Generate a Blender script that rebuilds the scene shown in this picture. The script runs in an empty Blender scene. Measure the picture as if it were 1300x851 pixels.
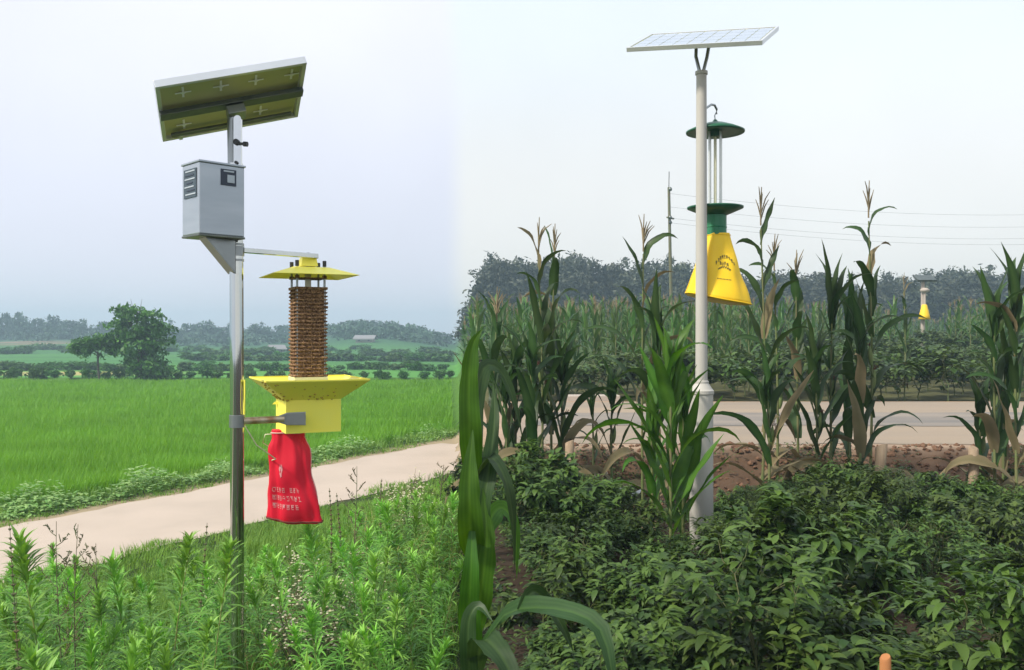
import bpy, math, random
import numpy as np
from mathutils import Vector
random.seed(7); RNG = np.random.default_rng(11)
R = math.radians
SC = bpy.context.scene
COL = SC.collection

# ------------------------------------------------------------------ camera
F = 1126.0; CX = 650.0; CY = 425.5; CAMZ = 1.9
cam = bpy.data.cameras.new('camera'); camo = bpy.data.objects.new('camera', cam); COL.objects.link(camo)
cam.sensor_width = 36.0; cam.lens = 36.0 * F / 1300.0
cam.clip_start = 0.05; cam.clip_end = 3000
camo.location = (0, 0, CAMZ); camo.rotation_euler = (R(90), 0, 0)
SC.camera = camo

# ------------------------------------------------------------------ sky, sun, exposure
SUN_EL = R(44); SUN_DIR = Vector((-0.86, -0.50, 0)).normalized()      # where the sun stands (left, behind the viewer)
w = bpy.data.worlds.new('World'); SC.world = w; w.use_nodes = True
nt = w.node_tree; N = nt.nodes; L = nt.links
for n_ in list(N): N.remove(n_)
out = N.new('ShaderNodeOutputWorld'); bg = N.new('ShaderNodeBackground'); bg.inputs['Strength'].default_value = 0.1
sky = N.new('ShaderNodeTexSky'); sky.sky_type = 'NISHITA'; sky.sun_disc = False
sky.sun_elevation = SUN_EL; sky.sun_rotation = math.atan2(SUN_DIR.x, SUN_DIR.y)
sky.dust_density = 5.0; sky.air_density = 1.0; sky.ozone_density = 1.5; sky.altitude = 50
tc = N.new('ShaderNodeTexCoord'); sep = N.new('ShaderNodeSeparateXYZ'); L.new(tc.outputs['Generated'], sep.inputs[0])
def wramp(stops, src):
    r = N.new('ShaderNodeValToRGB'); r.color_ramp.interpolation = 'EASE'
    e = r.color_ramp.elements
    while len(e) < len(stops): e.new(0.5)
    for k, (p, c) in enumerate(stops): e[k].position = p; e[k].color = (*c, 1)
    L.new(src, r.inputs[0]); return r.outputs[0]
def wmix(a, b, fac):
    m = N.new('ShaderNodeMix'); m.data_type = 'RGBA'; m.clamp_result = False
    if hasattr(fac, 'links'): L.new(fac, m.inputs[0])
    else: m.inputs[0].default_value = fac
    L.new(a, m.inputs[6]); L.new(b, m.inputs[7]); return m.outputs[2]
# a thin high overcast: lavender grey bank to the left, paler and bluer cloud to the right, soft structure from noise
ovl = wramp([(0.0, (.74, .78, .87)), (.10, (.76, .78, .89)), (.36, (.88, .89, .97)), (1.0, (.80, .84, .93))], sep.outputs['Z'])
ovr = wramp([(0.0, (.92, .89, .83)), (.14, (.89, .89, .87)), (.36, (.84, .91, .97)), (1.0, (.74, .83, .95))], sep.outputs['Z'])
mr = N.new('ShaderNodeMapRange'); mr.interpolation_type = 'SMOOTHSTEP'; mr.inputs[1].default_value = -.078; mr.inputs[2].default_value = -.050
nz = N.new('ShaderNodeTexNoise'); nz.inputs['Scale'].default_value = 3.2; nz.inputs['Detail'].default_value = 3; L.new(tc.outputs['Generated'], nz.inputs['Vector'])
ma = N.new('ShaderNodeMath'); ma.operation = 'MULTIPLY_ADD'; ma.inputs[1].default_value = .02; ma.inputs[2].default_value = -.01
L.new(nz.outputs[0], ma.inputs[0]); mb_ = N.new('ShaderNodeMath'); mb_.operation = 'ADD'
L.new(ma.outputs[0], mb_.inputs[0]); L.new(sep.outputs['X'], mb_.inputs[1]); L.new(mb_.outputs[0], mr.inputs[0])
ov = wmix(ovl, ovr, mr.outputs[0])
sc10 = N.new('ShaderNodeVectorMath'); sc10.operation = 'SCALE'; sc10.inputs['Scale'].default_value = 9.1; L.new(ov, sc10.inputs[0])
nz2 = N.new('ShaderNodeTexNoise'); nz2.inputs['Scale'].default_value = 2.2; nz2.inputs['Detail'].default_value = 5; L.new(tc.outputs['Generated'], nz2.inputs['Vector'])
mr2 = N.new('ShaderNodeMapRange'); mr2.inputs[3].default_value = .92; mr2.inputs[4].default_value = 1.05; mr2.inputs[1].default_value = .3; mr2.inputs[2].default_value = .7
L.new(nz2.outputs[0], mr2.inputs[0]); sc11 = N.new('ShaderNodeVectorMath'); sc11.operation = 'SCALE'; L.new(sc10.outputs[0], sc11.inputs[0]); L.new(mr2.outputs[0], sc11.inputs['Scale'])
fin = wmix(sky.outputs[0], sc11.outputs[0], .85)
L.new(fin, bg.inputs['Color']); L.new(bg.outputs[0], out.inputs[0])
sl = bpy.data.lights.new('sun', 'SUN'); sl.energy = 3.2; sl.angle = R(7); sl.color = (1.0, .93, .82)
so = bpy.data.objects.new('sun', sl); COL.objects.link(so)
sd = Vector((SUN_DIR.x * math.cos(SUN_EL), SUN_DIR.y * math.cos(SUN_EL), math.sin(SUN_EL)))
so.rotation_euler = sd.to_track_quat('Z', 'Y').to_euler(); so.location = sd * 60
SC.view_settings.view_transform = 'Standard'; SC.view_settings.look = 'None'
SC.view_settings.exposure = 0.5; SC.view_settings.gamma = 1.0; SC.view_settings.use_curve_mapping = False

# ------------------------------------------------------------------ helpers
def PX(px, d): return (px - CX) / F * d
def PZ(py, d): return CAMZ - (py - CY) / F * d
def P(px, py, d): return np.array([PX(px, d), d, PZ(py, d)])
def sm(a, b, x):
    t = np.clip((np.asarray(x, float) - a) / (b - a), 0, 1); return t * t * (3 - 2 * t)

def tag(o, label=None, cat=None, group=None, kind=None):
    if label: o['label'] = label
    if cat: o['category'] = cat
    if group: o['group'] = group
    if kind: o['kind'] = kind
    return o
def empty(name, loc, rz=0):
    o = bpy.data.objects.new(name, None); COL.objects.link(o); o.location = loc; o.rotation_euler = (0, 0, rz); o.empty_display_size = .1
    return o
def worg(o):
    v = np.zeros(3)
    while o is not None: v = v + np.array(o.location); o = o.parent
    return v

class MB:
    def __init__(s): s.V = []; s.F = []; s.T = []; s.M = []; s.S = []; s.n = 0
    def add(s, V, Fc, tint=0.5, mi=0, smooth=True):
        V = np.asarray(V, float).reshape(-1, 3)
        s.V.append(V)
        if np.isscalar(tint): s.T.append(np.full(len(V), float(tint)))
        else: s.T.append(np.asarray(tint, float))
        if isinstance(Fc, np.ndarray): s.F.append(Fc + s.n); k = len(Fc)
        else:
            by = {}
            for f in Fc: by.setdefault(len(f), []).append(f)
            k = 0
            for q in by.values(): s.F.append(np.array(q) + s.n); k += len(q)
        s.M.append(np.full(k, mi)); s.S.append(np.full(k, smooth)); s.n += len(V); return s
    def tube(s, pts, r, ns=8, cap=True, tint=.5, mi=0, smooth=True):
        pts = np.asarray(pts, float); n = len(pts)
        r = np.full(n, float(r)) if np.isscalar(r) else np.asarray(r, float)
        t = np.gradient(pts, axis=0); t /= np.linalg.norm(t, axis=1)[:, None] + 1e-12
        ref = np.array([0, 0, 1.]) if abs(t[0][2]) < .9 else np.array([1., 0, 0])
        a = np.cross(t, ref); a /= np.linalg.norm(a, axis=1)[:, None] + 1e-12; b = np.cross(t, a)
        th = np.linspace(0, 2 * np.pi, ns, endpoint=False)
        V = pts[:, None, :] + r[:, None, None] * (np.cos(th)[None, :, None] * a[:, None, :] + np.sin(th)[None, :, None] * b[:, None, :])
        Fc = []
        for i in range(n - 1):
            for j in range(ns):
                k = (j + 1) % ns; Fc.append((i * ns + j, i * ns + k, (i + 1) * ns + k, (i + 1) * ns + j))
        s.add(V.reshape(-1, 3), Fc, tint, mi, smooth)
        if cap:
            for q in (0, n - 1):
                s.add(V[q], [tuple(range(ns))], tint, mi, False)
        return s
    def box(s, c, size, rot=None, tint=.5, mi=0):
        h = np.array(size) / 2.
        V = np.array([(x, y, z) for x in (-1, 1) for y in (-1, 1) for z in (-1, 1)], float) * h
        if rot is not None: V = V @ np.asarray(rot).T
        return s.add(V + np.asarray(c), [(0, 1, 3, 2), (4, 6, 7, 5), (0, 4, 5, 1), (2, 3, 7, 6), (0, 2, 6, 4), (1, 5, 7, 3)], tint, mi, False)
    def rings(s, rings, cap=True, tint=.5, mi=0, smooth=True):
        n = len(rings); k = len(rings[0]); Fc = []
        for i in range(n - 1):
            for j in range(k):
                q = (j + 1) % k; Fc.append((i * k + j, i * k + q, (i + 1) * k + q, (i + 1) * k + j))
        s.add(np.array(rings).reshape(-1, 3), Fc, tint, mi, smooth)
        if cap:
            for q in (0, n - 1): s.add(rings[q], [tuple(range(k))], tint, mi, False)
        return s
    def lathe(s, c, prof, ns=24, cap=True, mi=0, smooth=True, tint=.5):
        th = np.linspace(0, 2 * np.pi, ns, endpoint=False); c = np.asarray(c, float)
        return s.rings([c + np.stack([r * np.cos(th), r * np.sin(th), np.full(ns, z)], 1) for r, z in prof], cap, tint, mi, smooth)
    def mesh(s, name, mats, org=None):
        V = np.concatenate(s.V)
        if org is not None: V = V - org
        me = bpy.data.meshes.new(name); me.vertices.add(len(V)); me.vertices.foreach_set('co', V.astype(np.float32).ravel())
        tot = sum(f.size for f in s.F); npol = sum(len(f) for f in s.F)
        me.loops.add(tot); me.polygons.add(npol)
        me.loops.foreach_set('vertex_index', np.concatenate([f.ravel() for f in s.F]).astype(np.int32))
        sz = np.concatenate([np.full(len(f), f.shape[1]) for f in s.F]); st = np.concatenate([[0], np.cumsum(sz)[:-1]])
        me.polygons.foreach_set('loop_start', st.astype(np.int32))
        me.polygons.foreach_set('material_index', np.concatenate(s.M).astype(np.int32))
        me.polygons.foreach_set('use_smooth', np.concatenate(s.S).astype(bool))
        me.update(calc_edges=True)
        at = me.attributes.new('tint', 'FLOAT', 'POINT'); at.data.foreach_set('value', np.concatenate(s.T).astype(np.float32))
        for m in (mats if isinstance(mats, (list, tuple)) else [mats]): me.materials.append(m)
        return me
    def build(s, name, mats, parent=None, loc=None, bevel=0):
        """verts are in world space; with a parent they are made local to it, with loc they are made local to loc"""
        org = worg(parent) if parent is not None else (np.array(loc, float) if loc is not None else None)
        o = bpy.data.objects.new(name, s.mesh(name, mats, org)); COL.objects.link(o)
        if parent is not None: o.parent = parent
        elif loc is not None: o.location = loc
        if bevel:
            m = o.modifiers.new('bevel', 'BEVEL'); m.width = bevel; m.segments = 2; m.limit_method = 'ANGLE'
        return o

def link_mesh(name, me, parent=None, loc=(0, 0, 0), rz=0, scale=1.0):
    o = bpy.data.objects.new(name, me); COL.objects.link(o); o.location = loc; o.rotation_euler = (0, 0, rz)
    o.scale = (scale,) * 3 if np.isscalar(scale) else scale
    if parent is not None: o.parent = parent
    return o

PR_CORN = lambda t: (0.5 + 0.5 * np.minimum(1, t / .22)) * (1 - t ** 2.4) + .015
PR_LANCE = lambda t: np.sin(np.pi * np.clip(t, 0, 1) ** .75) ** .9 * .97 + .03
PR_BLADE = lambda t: (1 - t ** 1.6) * .97 + .03
def leaves(Pb, az, e0, e1, Ln, W, nseg=6, prof=PR_LANCE, fold=.25, power=1.3, wave=0.0, twist=None, cols=3, sway=0.0):
    Pb = np.asarray(Pb, float).reshape(-1, 3); n = len(Pb)
    az, e0, e1, Ln, W = [np.broadcast_to(np.asarray(q, float), (n,)) for q in (az, e0, e1, Ln, W)]
    t = np.linspace(0, 1, nseg + 1); tm = (t[1:] + t[:-1]) / 2
    em = e0[:, None] + (e1 - e0)[:, None] * tm[None] ** power
    st = (Ln / nseg)[:, None]
    r = np.concatenate([np.zeros((n, 1)), np.cumsum(np.cos(em) * st, 1)], 1); z = np.concatenate([np.zeros((n, 1)), np.cumsum(np.sin(em) * st, 1)], 1)
    e = e0[:, None] + (e1 - e0)[:, None] * t[None] ** power
    h = np.stack([np.cos(az), np.sin(az), 0 * az], 1); sd_ = np.stack([-np.sin(az), np.cos(az), 0 * az], 1); up = np.array([0, 0, 1.])
    C = Pb[:, None, :] + r[..., None] * h[:, None, :] + z[..., None] * up
    if sway: C = C + (np.sin(t[None] * 3 + RNG.uniform(0, 6, (n, 1))) * t[None] * sway * Ln[:, None])[..., None] * sd_[:, None, :]
    nr = -np.sin(e)[..., None] * h[:, None, :] + np.cos(e)[..., None] * up
    sdt = np.broadcast_to(sd_[:, None, :], nr.shape)
    if twist is not None:
        tw = np.broadcast_to(np.asarray(twist, float), (n,))[:, None] * t[None]
        sdt, nr = np.cos(tw)[..., None] * sdt + np.sin(tw)[..., None] * nr, np.cos(tw)[..., None] * nr - np.sin(tw)[..., None] * sdt
    wd = W[:, None] * prof(t)[None] / 2
    ph = RNG.uniform(0, 6.28, (n, 1)); w1 = np.sin(t[None] * 17 + ph) * wave; w2 = np.sin(t[None] * 15 + ph * 1.7) * wave
    if cols == 3:
        Lf = C - sdt * wd[..., None] + nr * (fold * wd + w1 * wd)[..., None]
        Rt = C + sdt * wd[..., None] + nr * (fold * wd + w2 * wd)[..., None]
        V = np.stack([Lf, C, Rt], 2); k = 3
    else:
        V = np.stack([C - sdt * wd[..., None], C + sdt * wd[..., None]], 2); k = 2
    m = nseg + 1
    i = np.arange(n)[:, None, None] * m * k + np.arange(nseg)[None, :, None] * k + np.arange(k - 1)[None, None, :]
    Fq = np.stack([i, i + 1, i + k + 1, i + k], -1).reshape(-1, 4)
    tint = np.repeat(RNG.uniform(0, 1, n), m * k)
    return V.reshape(-1, 3), Fq, tint
def rot_z(a): c, s_ = math.cos(a), math.sin(a); return np.array([[c, -s_, 0], [s_, c, 0], [0, 0, 1.]])
def rot_x(a): c, s_ = math.cos(a), math.sin(a); return np.array([[1., 0, 0], [0, c, -s_], [0, s_, c]])
def rot_y(a): c, s_ = math.cos(a), math.sin(a); return np.array([[c, 0, s_], [0, 1., 0], [-s_, 0, c]])

# ------------------------------------------------------------------ materials
def mat(name, c1, c2=None, rough=.6, metal=0.0, noise=6.0, nvar=.18, transl=0.0, objvar=0.0, bump=0.0, bscale=40.0, spec=.4, tint=False, coat=0.0, stretch=None, zone=False, tcol=None, detail=4):
    m = bpy.data.materials.new(name); m.use_nodes = True; t = m.node_tree; nn = t.nodes; ll = t.links
    bs = nn['Principled BSDF']; om = nn['Material Output']
    tc_ = nn.new('ShaderNodeTexCoord'); vec = tc_.outputs['Object']
    if stretch:
        mp = nn.new('ShaderNodeMapping'); mp.inputs['Scale'].default_value = stretch; ll.new(vec, mp.inputs[0]); vec = mp.outputs[0]
    c2 = c2 or c1
    mx = nn.new('ShaderNodeMix'); mx.data_type = 'RGBA'; mx.inputs[6].default_value = (*c1, 1); mx.inputs[7].default_value = (*c2, 1)
    nz_ = nn.new('ShaderNodeTexNoise'); nz_.inputs['Scale'].default_value = noise; nz_.inputs['Detail'].default_value = detail; ll.new(vec, nz_.inputs['Vector'])
    if tint:
        at = nn.new('ShaderNodeAttribute'); at.attribute_name = 'tint'; ll.new(at.outputs['Fac'], mx.inputs[0])
    else:
        r_ = nn.new('ShaderNodeMapRange'); r_.inputs[1].default_value = .35; r_.inputs[2].default_value = .65; ll.new(nz_.outputs[0], r_.inputs[0]); ll.new(r_.outputs[0], mx.inputs[0])
    col = mx.outputs[2]
    if zone:
        az_ = nn.new('ShaderNodeAttribute'); az_.attribute_name = 'zone'; col = az_.outputs['Color']
    hs = nn.new('ShaderNodeHueSaturation'); ll.new(col, hs.inputs['Color'])
    v = nn.new('ShaderNodeMath'); v.operation = 'MULTIPLY_ADD'; v.inputs[1].default_value = nvar * 2.4; v.inputs[2].default_value = 1 - nvar * 1.2; ll.new(nz_.outputs[0], v.inputs[0])
    if objvar:
        oi = nn.new('ShaderNodeObjectInfo'); v2 = nn.new('ShaderNodeMath'); v2.operation = 'MULTIPLY_ADD'; v2.inputs[1].default_value = objvar * 2; v2.inputs[2].default_value = 1 - objvar; ll.new(oi.outputs['Random'], v2.inputs[0])
        v3 = nn.new('ShaderNodeMath'); v3.operation = 'MULTIPLY'; ll.new(v.outputs[0], v3.inputs[0]); ll.new(v2.outputs[0], v3.inputs[1]); v = v3
        h2 = nn.new('ShaderNodeMath'); h2.operation = 'MULTIPLY_ADD'; h2.inputs[1].default_value = objvar * .12; h2.inputs[2].default_value = .5 - objvar * .06; ll.new(oi.outputs['Random'], h2.inputs[0]); ll.new(h2.outputs[0], hs.inputs['Hue'])
    ll.new(v.outputs[0], hs.inputs['Value'])
    ll.new(hs.outputs[0], bs.inputs['Base Color'])
    bs.inputs['Roughness'].default_value = rough; bs.inputs['Metallic'].default_value = metal; bs.inputs['Specular IOR Level'].default_value = spec
    if coat: bs.inputs['Coat Weight'].default_value = coat; bs.inputs['Coat Roughness'].default_value = .1
    if bump:
        nb = nn.new('ShaderNodeTexNoise'); nb.inputs['Scale'].default_value = bscale; nb.inputs['Detail'].default_value = 5; ll.new(vec, nb.inputs['Vector'])
        bp = nn.new('ShaderNodeBump'); bp.inputs['Strength'].default_value = bump; bp.inputs['Distance'].default_value = .02; ll.new(nb.outputs[0], bp.inputs['Height']); ll.new(bp.outputs[0], bs.inputs['Normal'])
    if transl:
        tr = nn.new('ShaderNodeBsdfTranslucent'); ms = nn.new('ShaderNodeMixShader'); ms.inputs[0].default_value = transl
        h3 = nn.new('ShaderNodeHueSaturation'); h3.inputs['Saturation'].default_value = 1.1; h3.inputs['Hue'].default_value = .485; h3.inputs['Value'].default_value = 1.3; ll.new(hs.outputs[0], h3.inputs['Color'])
        ll.new(h3.outputs[0], tr.inputs['Color']); ll.new(bs.outputs[0], ms.inputs[1]); ll.new(tr.outputs[0], ms.inputs[2]); ll.new(ms.outputs[0], om.inputs['Surface'])
    return m
M = {}
M['ground'] = mat('ground_soil', (.1, .08, .05), zone=True, rough=.95, noise=1.3, nvar=.4, bump=.6, bscale=9, spec=.1, detail=8)
M['path'] = mat('pale_concrete_path', (.53, .44, .36), (.39, .325, .265), rough=.9, noise=.8, nvar=.28, bump=.25, bscale=30, spec=.15, detail=8)
M['road'] = mat('dusty_road', (.35, .275, .20), (.26, .215, .168), rough=.92, noise=.9, nvar=.16, bump=.3, bscale=20, spec=.12, stretch=(.12, 1.0, 1), detail=8)
M['asphalt'] = mat('worn_grey_tarmac', (.19, .175, .158), (.25, .215, .18), rough=.9, noise=1.6, nvar=.12, bump=.2, bscale=30, spec=.15, stretch=(.15, 1, 1), detail=8)
M['clod'] = mat('clay_clod', (.10, .055, .035), (.20, .115, .07), rough=.95, noise=5, bump=.6, bscale=20, spec=.1, tint=True)
M['rice'] = mat('rice_blade', (.10, .29, .013), (.20, .425, .026), rough=.55, nvar=.25, noise=.35, transl=.35, tint=True, spec=.3)
M['grass'] = mat('verge_grass', (.06, .18, .02), (.26, .42, .07), rough=.6, nvar=.3, noise=1.2, transl=.3, tint=True, spec=.25)
M['straw'] = mat('dry_straw', (.50, .42, .20), (.30, .24, .10), rough=.8, transl=.2, tint=True, spec=.2)
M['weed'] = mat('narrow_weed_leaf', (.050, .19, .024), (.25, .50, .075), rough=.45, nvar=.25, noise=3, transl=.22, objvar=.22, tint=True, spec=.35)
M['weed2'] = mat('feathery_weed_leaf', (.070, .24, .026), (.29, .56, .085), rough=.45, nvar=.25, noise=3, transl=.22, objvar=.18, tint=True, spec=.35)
M['weedstem'] = mat('weed_stem', (.16, .26, .05), (.24, .22, .08), rough=.7, noise=9)
M['drystem'] = mat('brown_seed_stalk', (.16, .12, .06), (.10, .13, .06), rough=.85, noise=9)
M['flower'] = mat('cream_floret', (.72, .70, .52), (.55, .50, .30), rough=.8, tint=True, transl=.2)
M['verge'] = mat('verge_broadleaf', (.12, .29, .05), (.34, .50, .17), rough=.6, tint=True, transl=.25, nvar=.25, noise=1.0)
M['pepper'] = mat('pepper_leaf', (.013, .040, .009), (.105, .17, .030), rough=.5, nvar=.25, noise=4, transl=.22, objvar=.22, tint=True, spec=.28)
M['pepperstem'] = mat('pepper_stem', (.07, .11, .03), (.10, .10, .04), rough=.7)
M['pepperfruit'] = mat('yellow_green_pepper', (.22, .24, .02), (.12, .18, .02), rough=.3, coat=.3)
M['corn'] = mat('corn_leaf', (.014, .044, .009), (.050, .098, .024), rough=.48, nvar=.3, noise=3, transl=.28, objvar=.25, tint=True, spec=.35)
M['corn_fresh'] = mat('fresh_corn_leaf', (.030, .105, .007), (.085, .20, .022), rough=.48, nvar=.32, noise=9, transl=.35, objvar=.15, tint=True, spec=.35)
M['corn_far'] = mat('field_corn_leaf', (.034, .092, .016), (.085, .165, .030), rough=.5, nvar=.25, noise=2, transl=.25, objvar=.28, tint=True, spec=.4)
M['cornstalk'] = mat('corn_stalk', (.12, .18, .05), (.17, .15, .07), rough=.6, noise=4)
M['tassel'] = mat('corn_tassel', (.27, .21, .12), (.19, .16, .09), rough=.8, noise=8, objvar=.1)
M['husk'] = mat('corn_husk', (.20, .24, .08), (.14, .20, .06), rough=.6, noise=10, transl=.1)
M['silk'] = mat('corn_silk', (.12, .035, .02), rough=.8)
M['deadleaf'] = mat('withered_corn_leaf', (.24, .185, .10), (.15, .13, .06), rough=.8, transl=.2, tint=True)
M['bark'] = mat('bark', (.055, .045, .035), (.09, .075, .06), rough=.9, noise=12, bump=.6)
M['treeleaf'] = mat('tree_leaf', (.010, .060, .010), (.13, .32, .055), rough=.5, nvar=.25, noise=1.0, transl=.2, tint=True, spec=.4)
M['farleaf'] = mat('far_tree_leaf', (.018, .060, .030), (.045, .11, .050), rough=.6, nvar=.25, noise=.3, objvar=.2, tint=True)
M['poplar'] = mat('far_dark_tree_leaf', (.030, .040, .022), (.060, .072, .034), rough=.6, nvar=.2, noise=.4, objvar=.2, tint=True)
M['bush'] = mat('field_edge_bush_leaf', (.03, .10, .018), (.08, .20, .035), rough=.6, nvar=.25, noise=.8, objvar=.25, tint=True, transl=.2)
M['steel'] = mat('polished_steel', (.64, .66, .66), (.50, .52, .51), rough=.05, metal=1, noise=3, nvar=.08, stretch=(1, 1, .15))  # upright lighter and darker streaks imitate reflections in the chrome
M['steel_dull'] = mat('dull_steel', (.34, .36, .37), (.27, .29, .30), rough=.34, metal=.9, noise=6, nvar=.1)
M['box'] = mat('brushed_box_steel', (.44, .48, .53), (.37, .41, .46), rough=.34, metal=.6, noise=3, nvar=.06, stretch=(1, 1, 6))
M['alu'] = mat('aluminium_frame', (.70, .71, .72), (.62, .63, .64), rough=.35, metal=.6, noise=5, nvar=.06)
M['backsheet'] = mat('olive_backsheet', (.60, .58, .28), (.48, .48, .22), rough=.3, noise=5, nvar=.15, transl=.0)
M['cellgap_light'] = mat('white_cell_gap_light', (.93, .94, .92), rough=.3)  # opaque white, painted-in light between the cells
M['rail'] = mat('dark_rail', (.10, .12, .11), (.15, .16, .14), rough=.35, metal=.7, noise=8)
M['darkmetal'] = mat('dark_bolt_metal', (.05, .05, .05), rough=.45, metal=.6)
M['yellow'] = mat('yellow_painted_sheet', (.96, .88, .13), (.92, .82, .095), rough=.45, noise=9, nvar=.10)
M['grime'] = mat('brown_grime', (.40, .28, .05), (.55, .42, .06), rough=.9, tint=True)
M['insect'] = mat('insect_crusted_wire', (.11, .05, .024), (.34, .20, .10), rough=.85, noise=85, nvar=.4, bump=.5, bscale=120)
M['rust'] = mat('rusty_arm', (.34, .19, .09), (.50, .42, .30), rough=.4, metal=.5, noise=20)
M['lamp'] = mat('lamp_glass', (.80, .76, .50), (.70, .68, .50), rough=.15, spec=.6)
M['red'] = mat('red_nylon', (.76, .006, .036), (.68, .005, .028), rough=.55, noise=6, nvar=.12, transl=.15, bump=.12, bscale=180)
M['redhem'] = mat('pale_red_hem', (.75, .42, .38), rough=.8)
M['darkhem'] = mat('dirty_bottom_seam', (.16, .03, .025), rough=.9, noise=30)
M['whiteprint'] = mat('white_print', (.72, .38, .38), (.62, .18, .20), rough=.7, noise=90)
M['string'] = mat('pale_string', (.70, .66, .45), rough=.8)
M['cream'] = mat('cream_pole_paint', (.50, .48, .43), (.42, .40, .36), rough=.42, noise=4, nvar=.1, stretch=(1, 1, .3))
M['green'] = mat('dark_green_paint', (.012, .095, .05), (.02, .12, .06), rough=.4, noise=6)
M['green2'] = mat('mid_green_plastic', (.03, .22, .10), (.02, .16, .08), rough=.45, noise=6)
M['ybag'] = mat('yellow_nylon_bag', (.93, .61, .012), (.88, .55, .010), rough=.55, noise=5, nvar=.08, bump=.1, bscale=150)
M['print'] = mat('dark_olive_print', (.14, .11, .02), rough=.7)
M['glass'] = mat('panel_glass', (.34, .39, .47), (.30, .35, .43), rough=.12, noise=3, nvar=.05, spec=.8)
M['clear'] = mat('impact_rod', (.62, .64, .62), rough=.2, metal=.3, spec=.6)
M['wood'] = mat('weathered_stake', (.40, .30, .20), (.28, .20, .13), rough=.85, noise=14, nvar=.25, bump=.5, stretch=(3, 3, .5))
M['wood2'] = mat('orange_stake', (.42, .18, .06), (.34, .14, .05), rough=.85, noise=14, nvar=.25, stretch=(3, 3, .5))
M['concrete'] = mat('old_concrete', (.46, .40, .34), (.38, .33, .28), rough=.9, noise=8, nvar=.15, bump=.3)
M['plastic'] = mat('white_plastic_film', (.75, .78, .82), rough=.35, noise=10, transl=.2)
M['wire'] = mat('overhead_wire', (.10, .10, .10), rough=.6)
M['housewall'] = mat('far_house_wall', (.42, .37, .33), (.34, .31, .28), rough=.9, noise=2)
M['houseroof'] = mat('pale_metal_roof', (.26, .25, .245), (.20, .20, .20), rough=.5, noise=2)
M['dark'] = mat('label_dark_print', (.025, .035, .06), rough=.4)
M['label_mid'] = mat('label_grey_blue', (.05, .075, .095), rough=.4)
M['label_pale'] = mat('label_pale_print', (.42, .47, .52), rough=.4)
M['window'] = mat('dark_window', (.04, .045, .05), rough=.2)

# ------------------------------------------------------------------ terrain
K = 0.0613                                             # the boundary between the two holdings runs x = -K*y
U = np.array([.479, .878]); A0 = np.array([-7.4, 12.8])
def pathn(x, y): return (x - A0[0]) * .878 - (y - A0[1]) * .479
def bumps(x, y, a=.05): return a * (np.sin(x * 1.9 + y * .7) * np.sin(y * 1.3 - x * .5) + .6 * np.sin(x * 4.3 + 1.7) * np.sin(y * 3.7 + .4))
def H(x, y):
    x = np.asarray(x, float); y = np.asarray(y, float); n = pathn(x, y); s_ = x + K * y
    q = x / np.maximum(y, 1)
    zl = -.9 + .62 * sm(3.2, 9.5, n) - .15 * sm(-.9, -2.2, n) * (y < 400)
    zl = zl + bumps(x, y, .06) * sm(3.6, 6, n) + .38 * np.exp(-((x + 1.25) / .7) ** 2 - ((y - 10.5) / 2.4) ** 2) * sm(3.4, 4.6, n)
    zl = zl + .28 * sm(53.6, 54.6, y) * (1 - sm(57, 59, y)) * (n < -2)
    zl = zl + (1.35 + 2.6 * np.exp(-((q + .165) / .055) ** 2) + .7 * np.exp(-((q + .5) / .08) ** 2) - 1.3 * sm(-.115, -.065, q)) * sm(120, 240, y) + .25 * np.sin(x * .05 + y * .04) * sm(70, 130, y)
    zr = .5 * sm(10.1, 11.2, y) - .14 * sm(18.7, 19.5, y) + .80 * sm(21, 48, y) + bumps(x, y, .035) * (1 - sm(10.9, 11.2, y)) + bumps(x * 3, y * 3, .05) * sm(9.6, 10.3, y) * (1 - sm(10.9, 11.25, y)) + bumps(x, y, .05) * sm(19.5, 22, y)
    wd = np.minimum(.12 + .03 * np.maximum(y, 0), .8)
    b = sm(-.08, 1, s_ / wd)
    b = np.where(y < 0, b, b)
    return zl + (zr - zl) * b
def h1(x, y): return float(H(x, y))
def axis(fine0, fine1, step, lim0, lim1, g=1.12):
    a = list(np.arange(fine0, fine1 + 1e-6, step)); d = step
    while a[-1] < lim1: d *= g; a.append(min(a[-1] + d, lim1))
    d = step
    while a[0] > lim0: d *= g; a.insert(0, max(a[0] - d, lim0))
    return np.array(a)
gx = axis(-11, 11, .16, -560, 560); gy = axis(-1, 24, .16, -60, 620, 1.07)
X, Y = np.meshgrid(gx, gy, indexing='ij'); Z = H(X, Y)
nx, ny = len(gx), len(gy)
idx = (np.arange(nx - 1)[:, None] * ny + np.arange(ny - 1)[None]).ravel()
gm = MB(); gm.add(np.stack([X, Y, Z], -1).reshape(-1, 3), np.stack([idx, idx + ny, idx + ny + 1, idx + 1], 1))
ground = gm.build('ground', M['ground']); tag(ground, kind='structure')
nn_ = pathn(X, Y); ss = X + K * Y
def zc(c): return np.array(c)[None, None]
C = np.broadcast_to(zc((.035, .05, .018)), X.shape + (3,)).copy()
def put(mask, c):
    global C
    mk = np.clip(mask, 0, 1)[..., None]; C = C * (1 - mk) + zc(c) * mk
put(sm(-.5, -1.6, nn_), (.075, .17, .02))
put(sm(3.05, 2.75, nn_) * sm(-.7, -.3, nn_), (.30, .24, .15))
put(sm(57, 58.5, Y), (.08, .24, .05))
fieldtone = .5 + .5 * np.sin(Y * .16 + 1.3 * np.sin(X * .02)) * np.sin(X * .06 + .8)
put(sm(60, 64, Y) * fieldtone, (.10, .27, .05))
put(sm(64, 66, Y) * (1 - sm(70, 72, Y)) * np.exp(-((X / np.maximum(Y, 1) + .51) / .09) ** 2), (.42, .34, .14))
put(sm(84, 90, Y) * (.45 + .55 * np.sin(Y * .33) ** 2), (.055, .16, .05))
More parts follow.
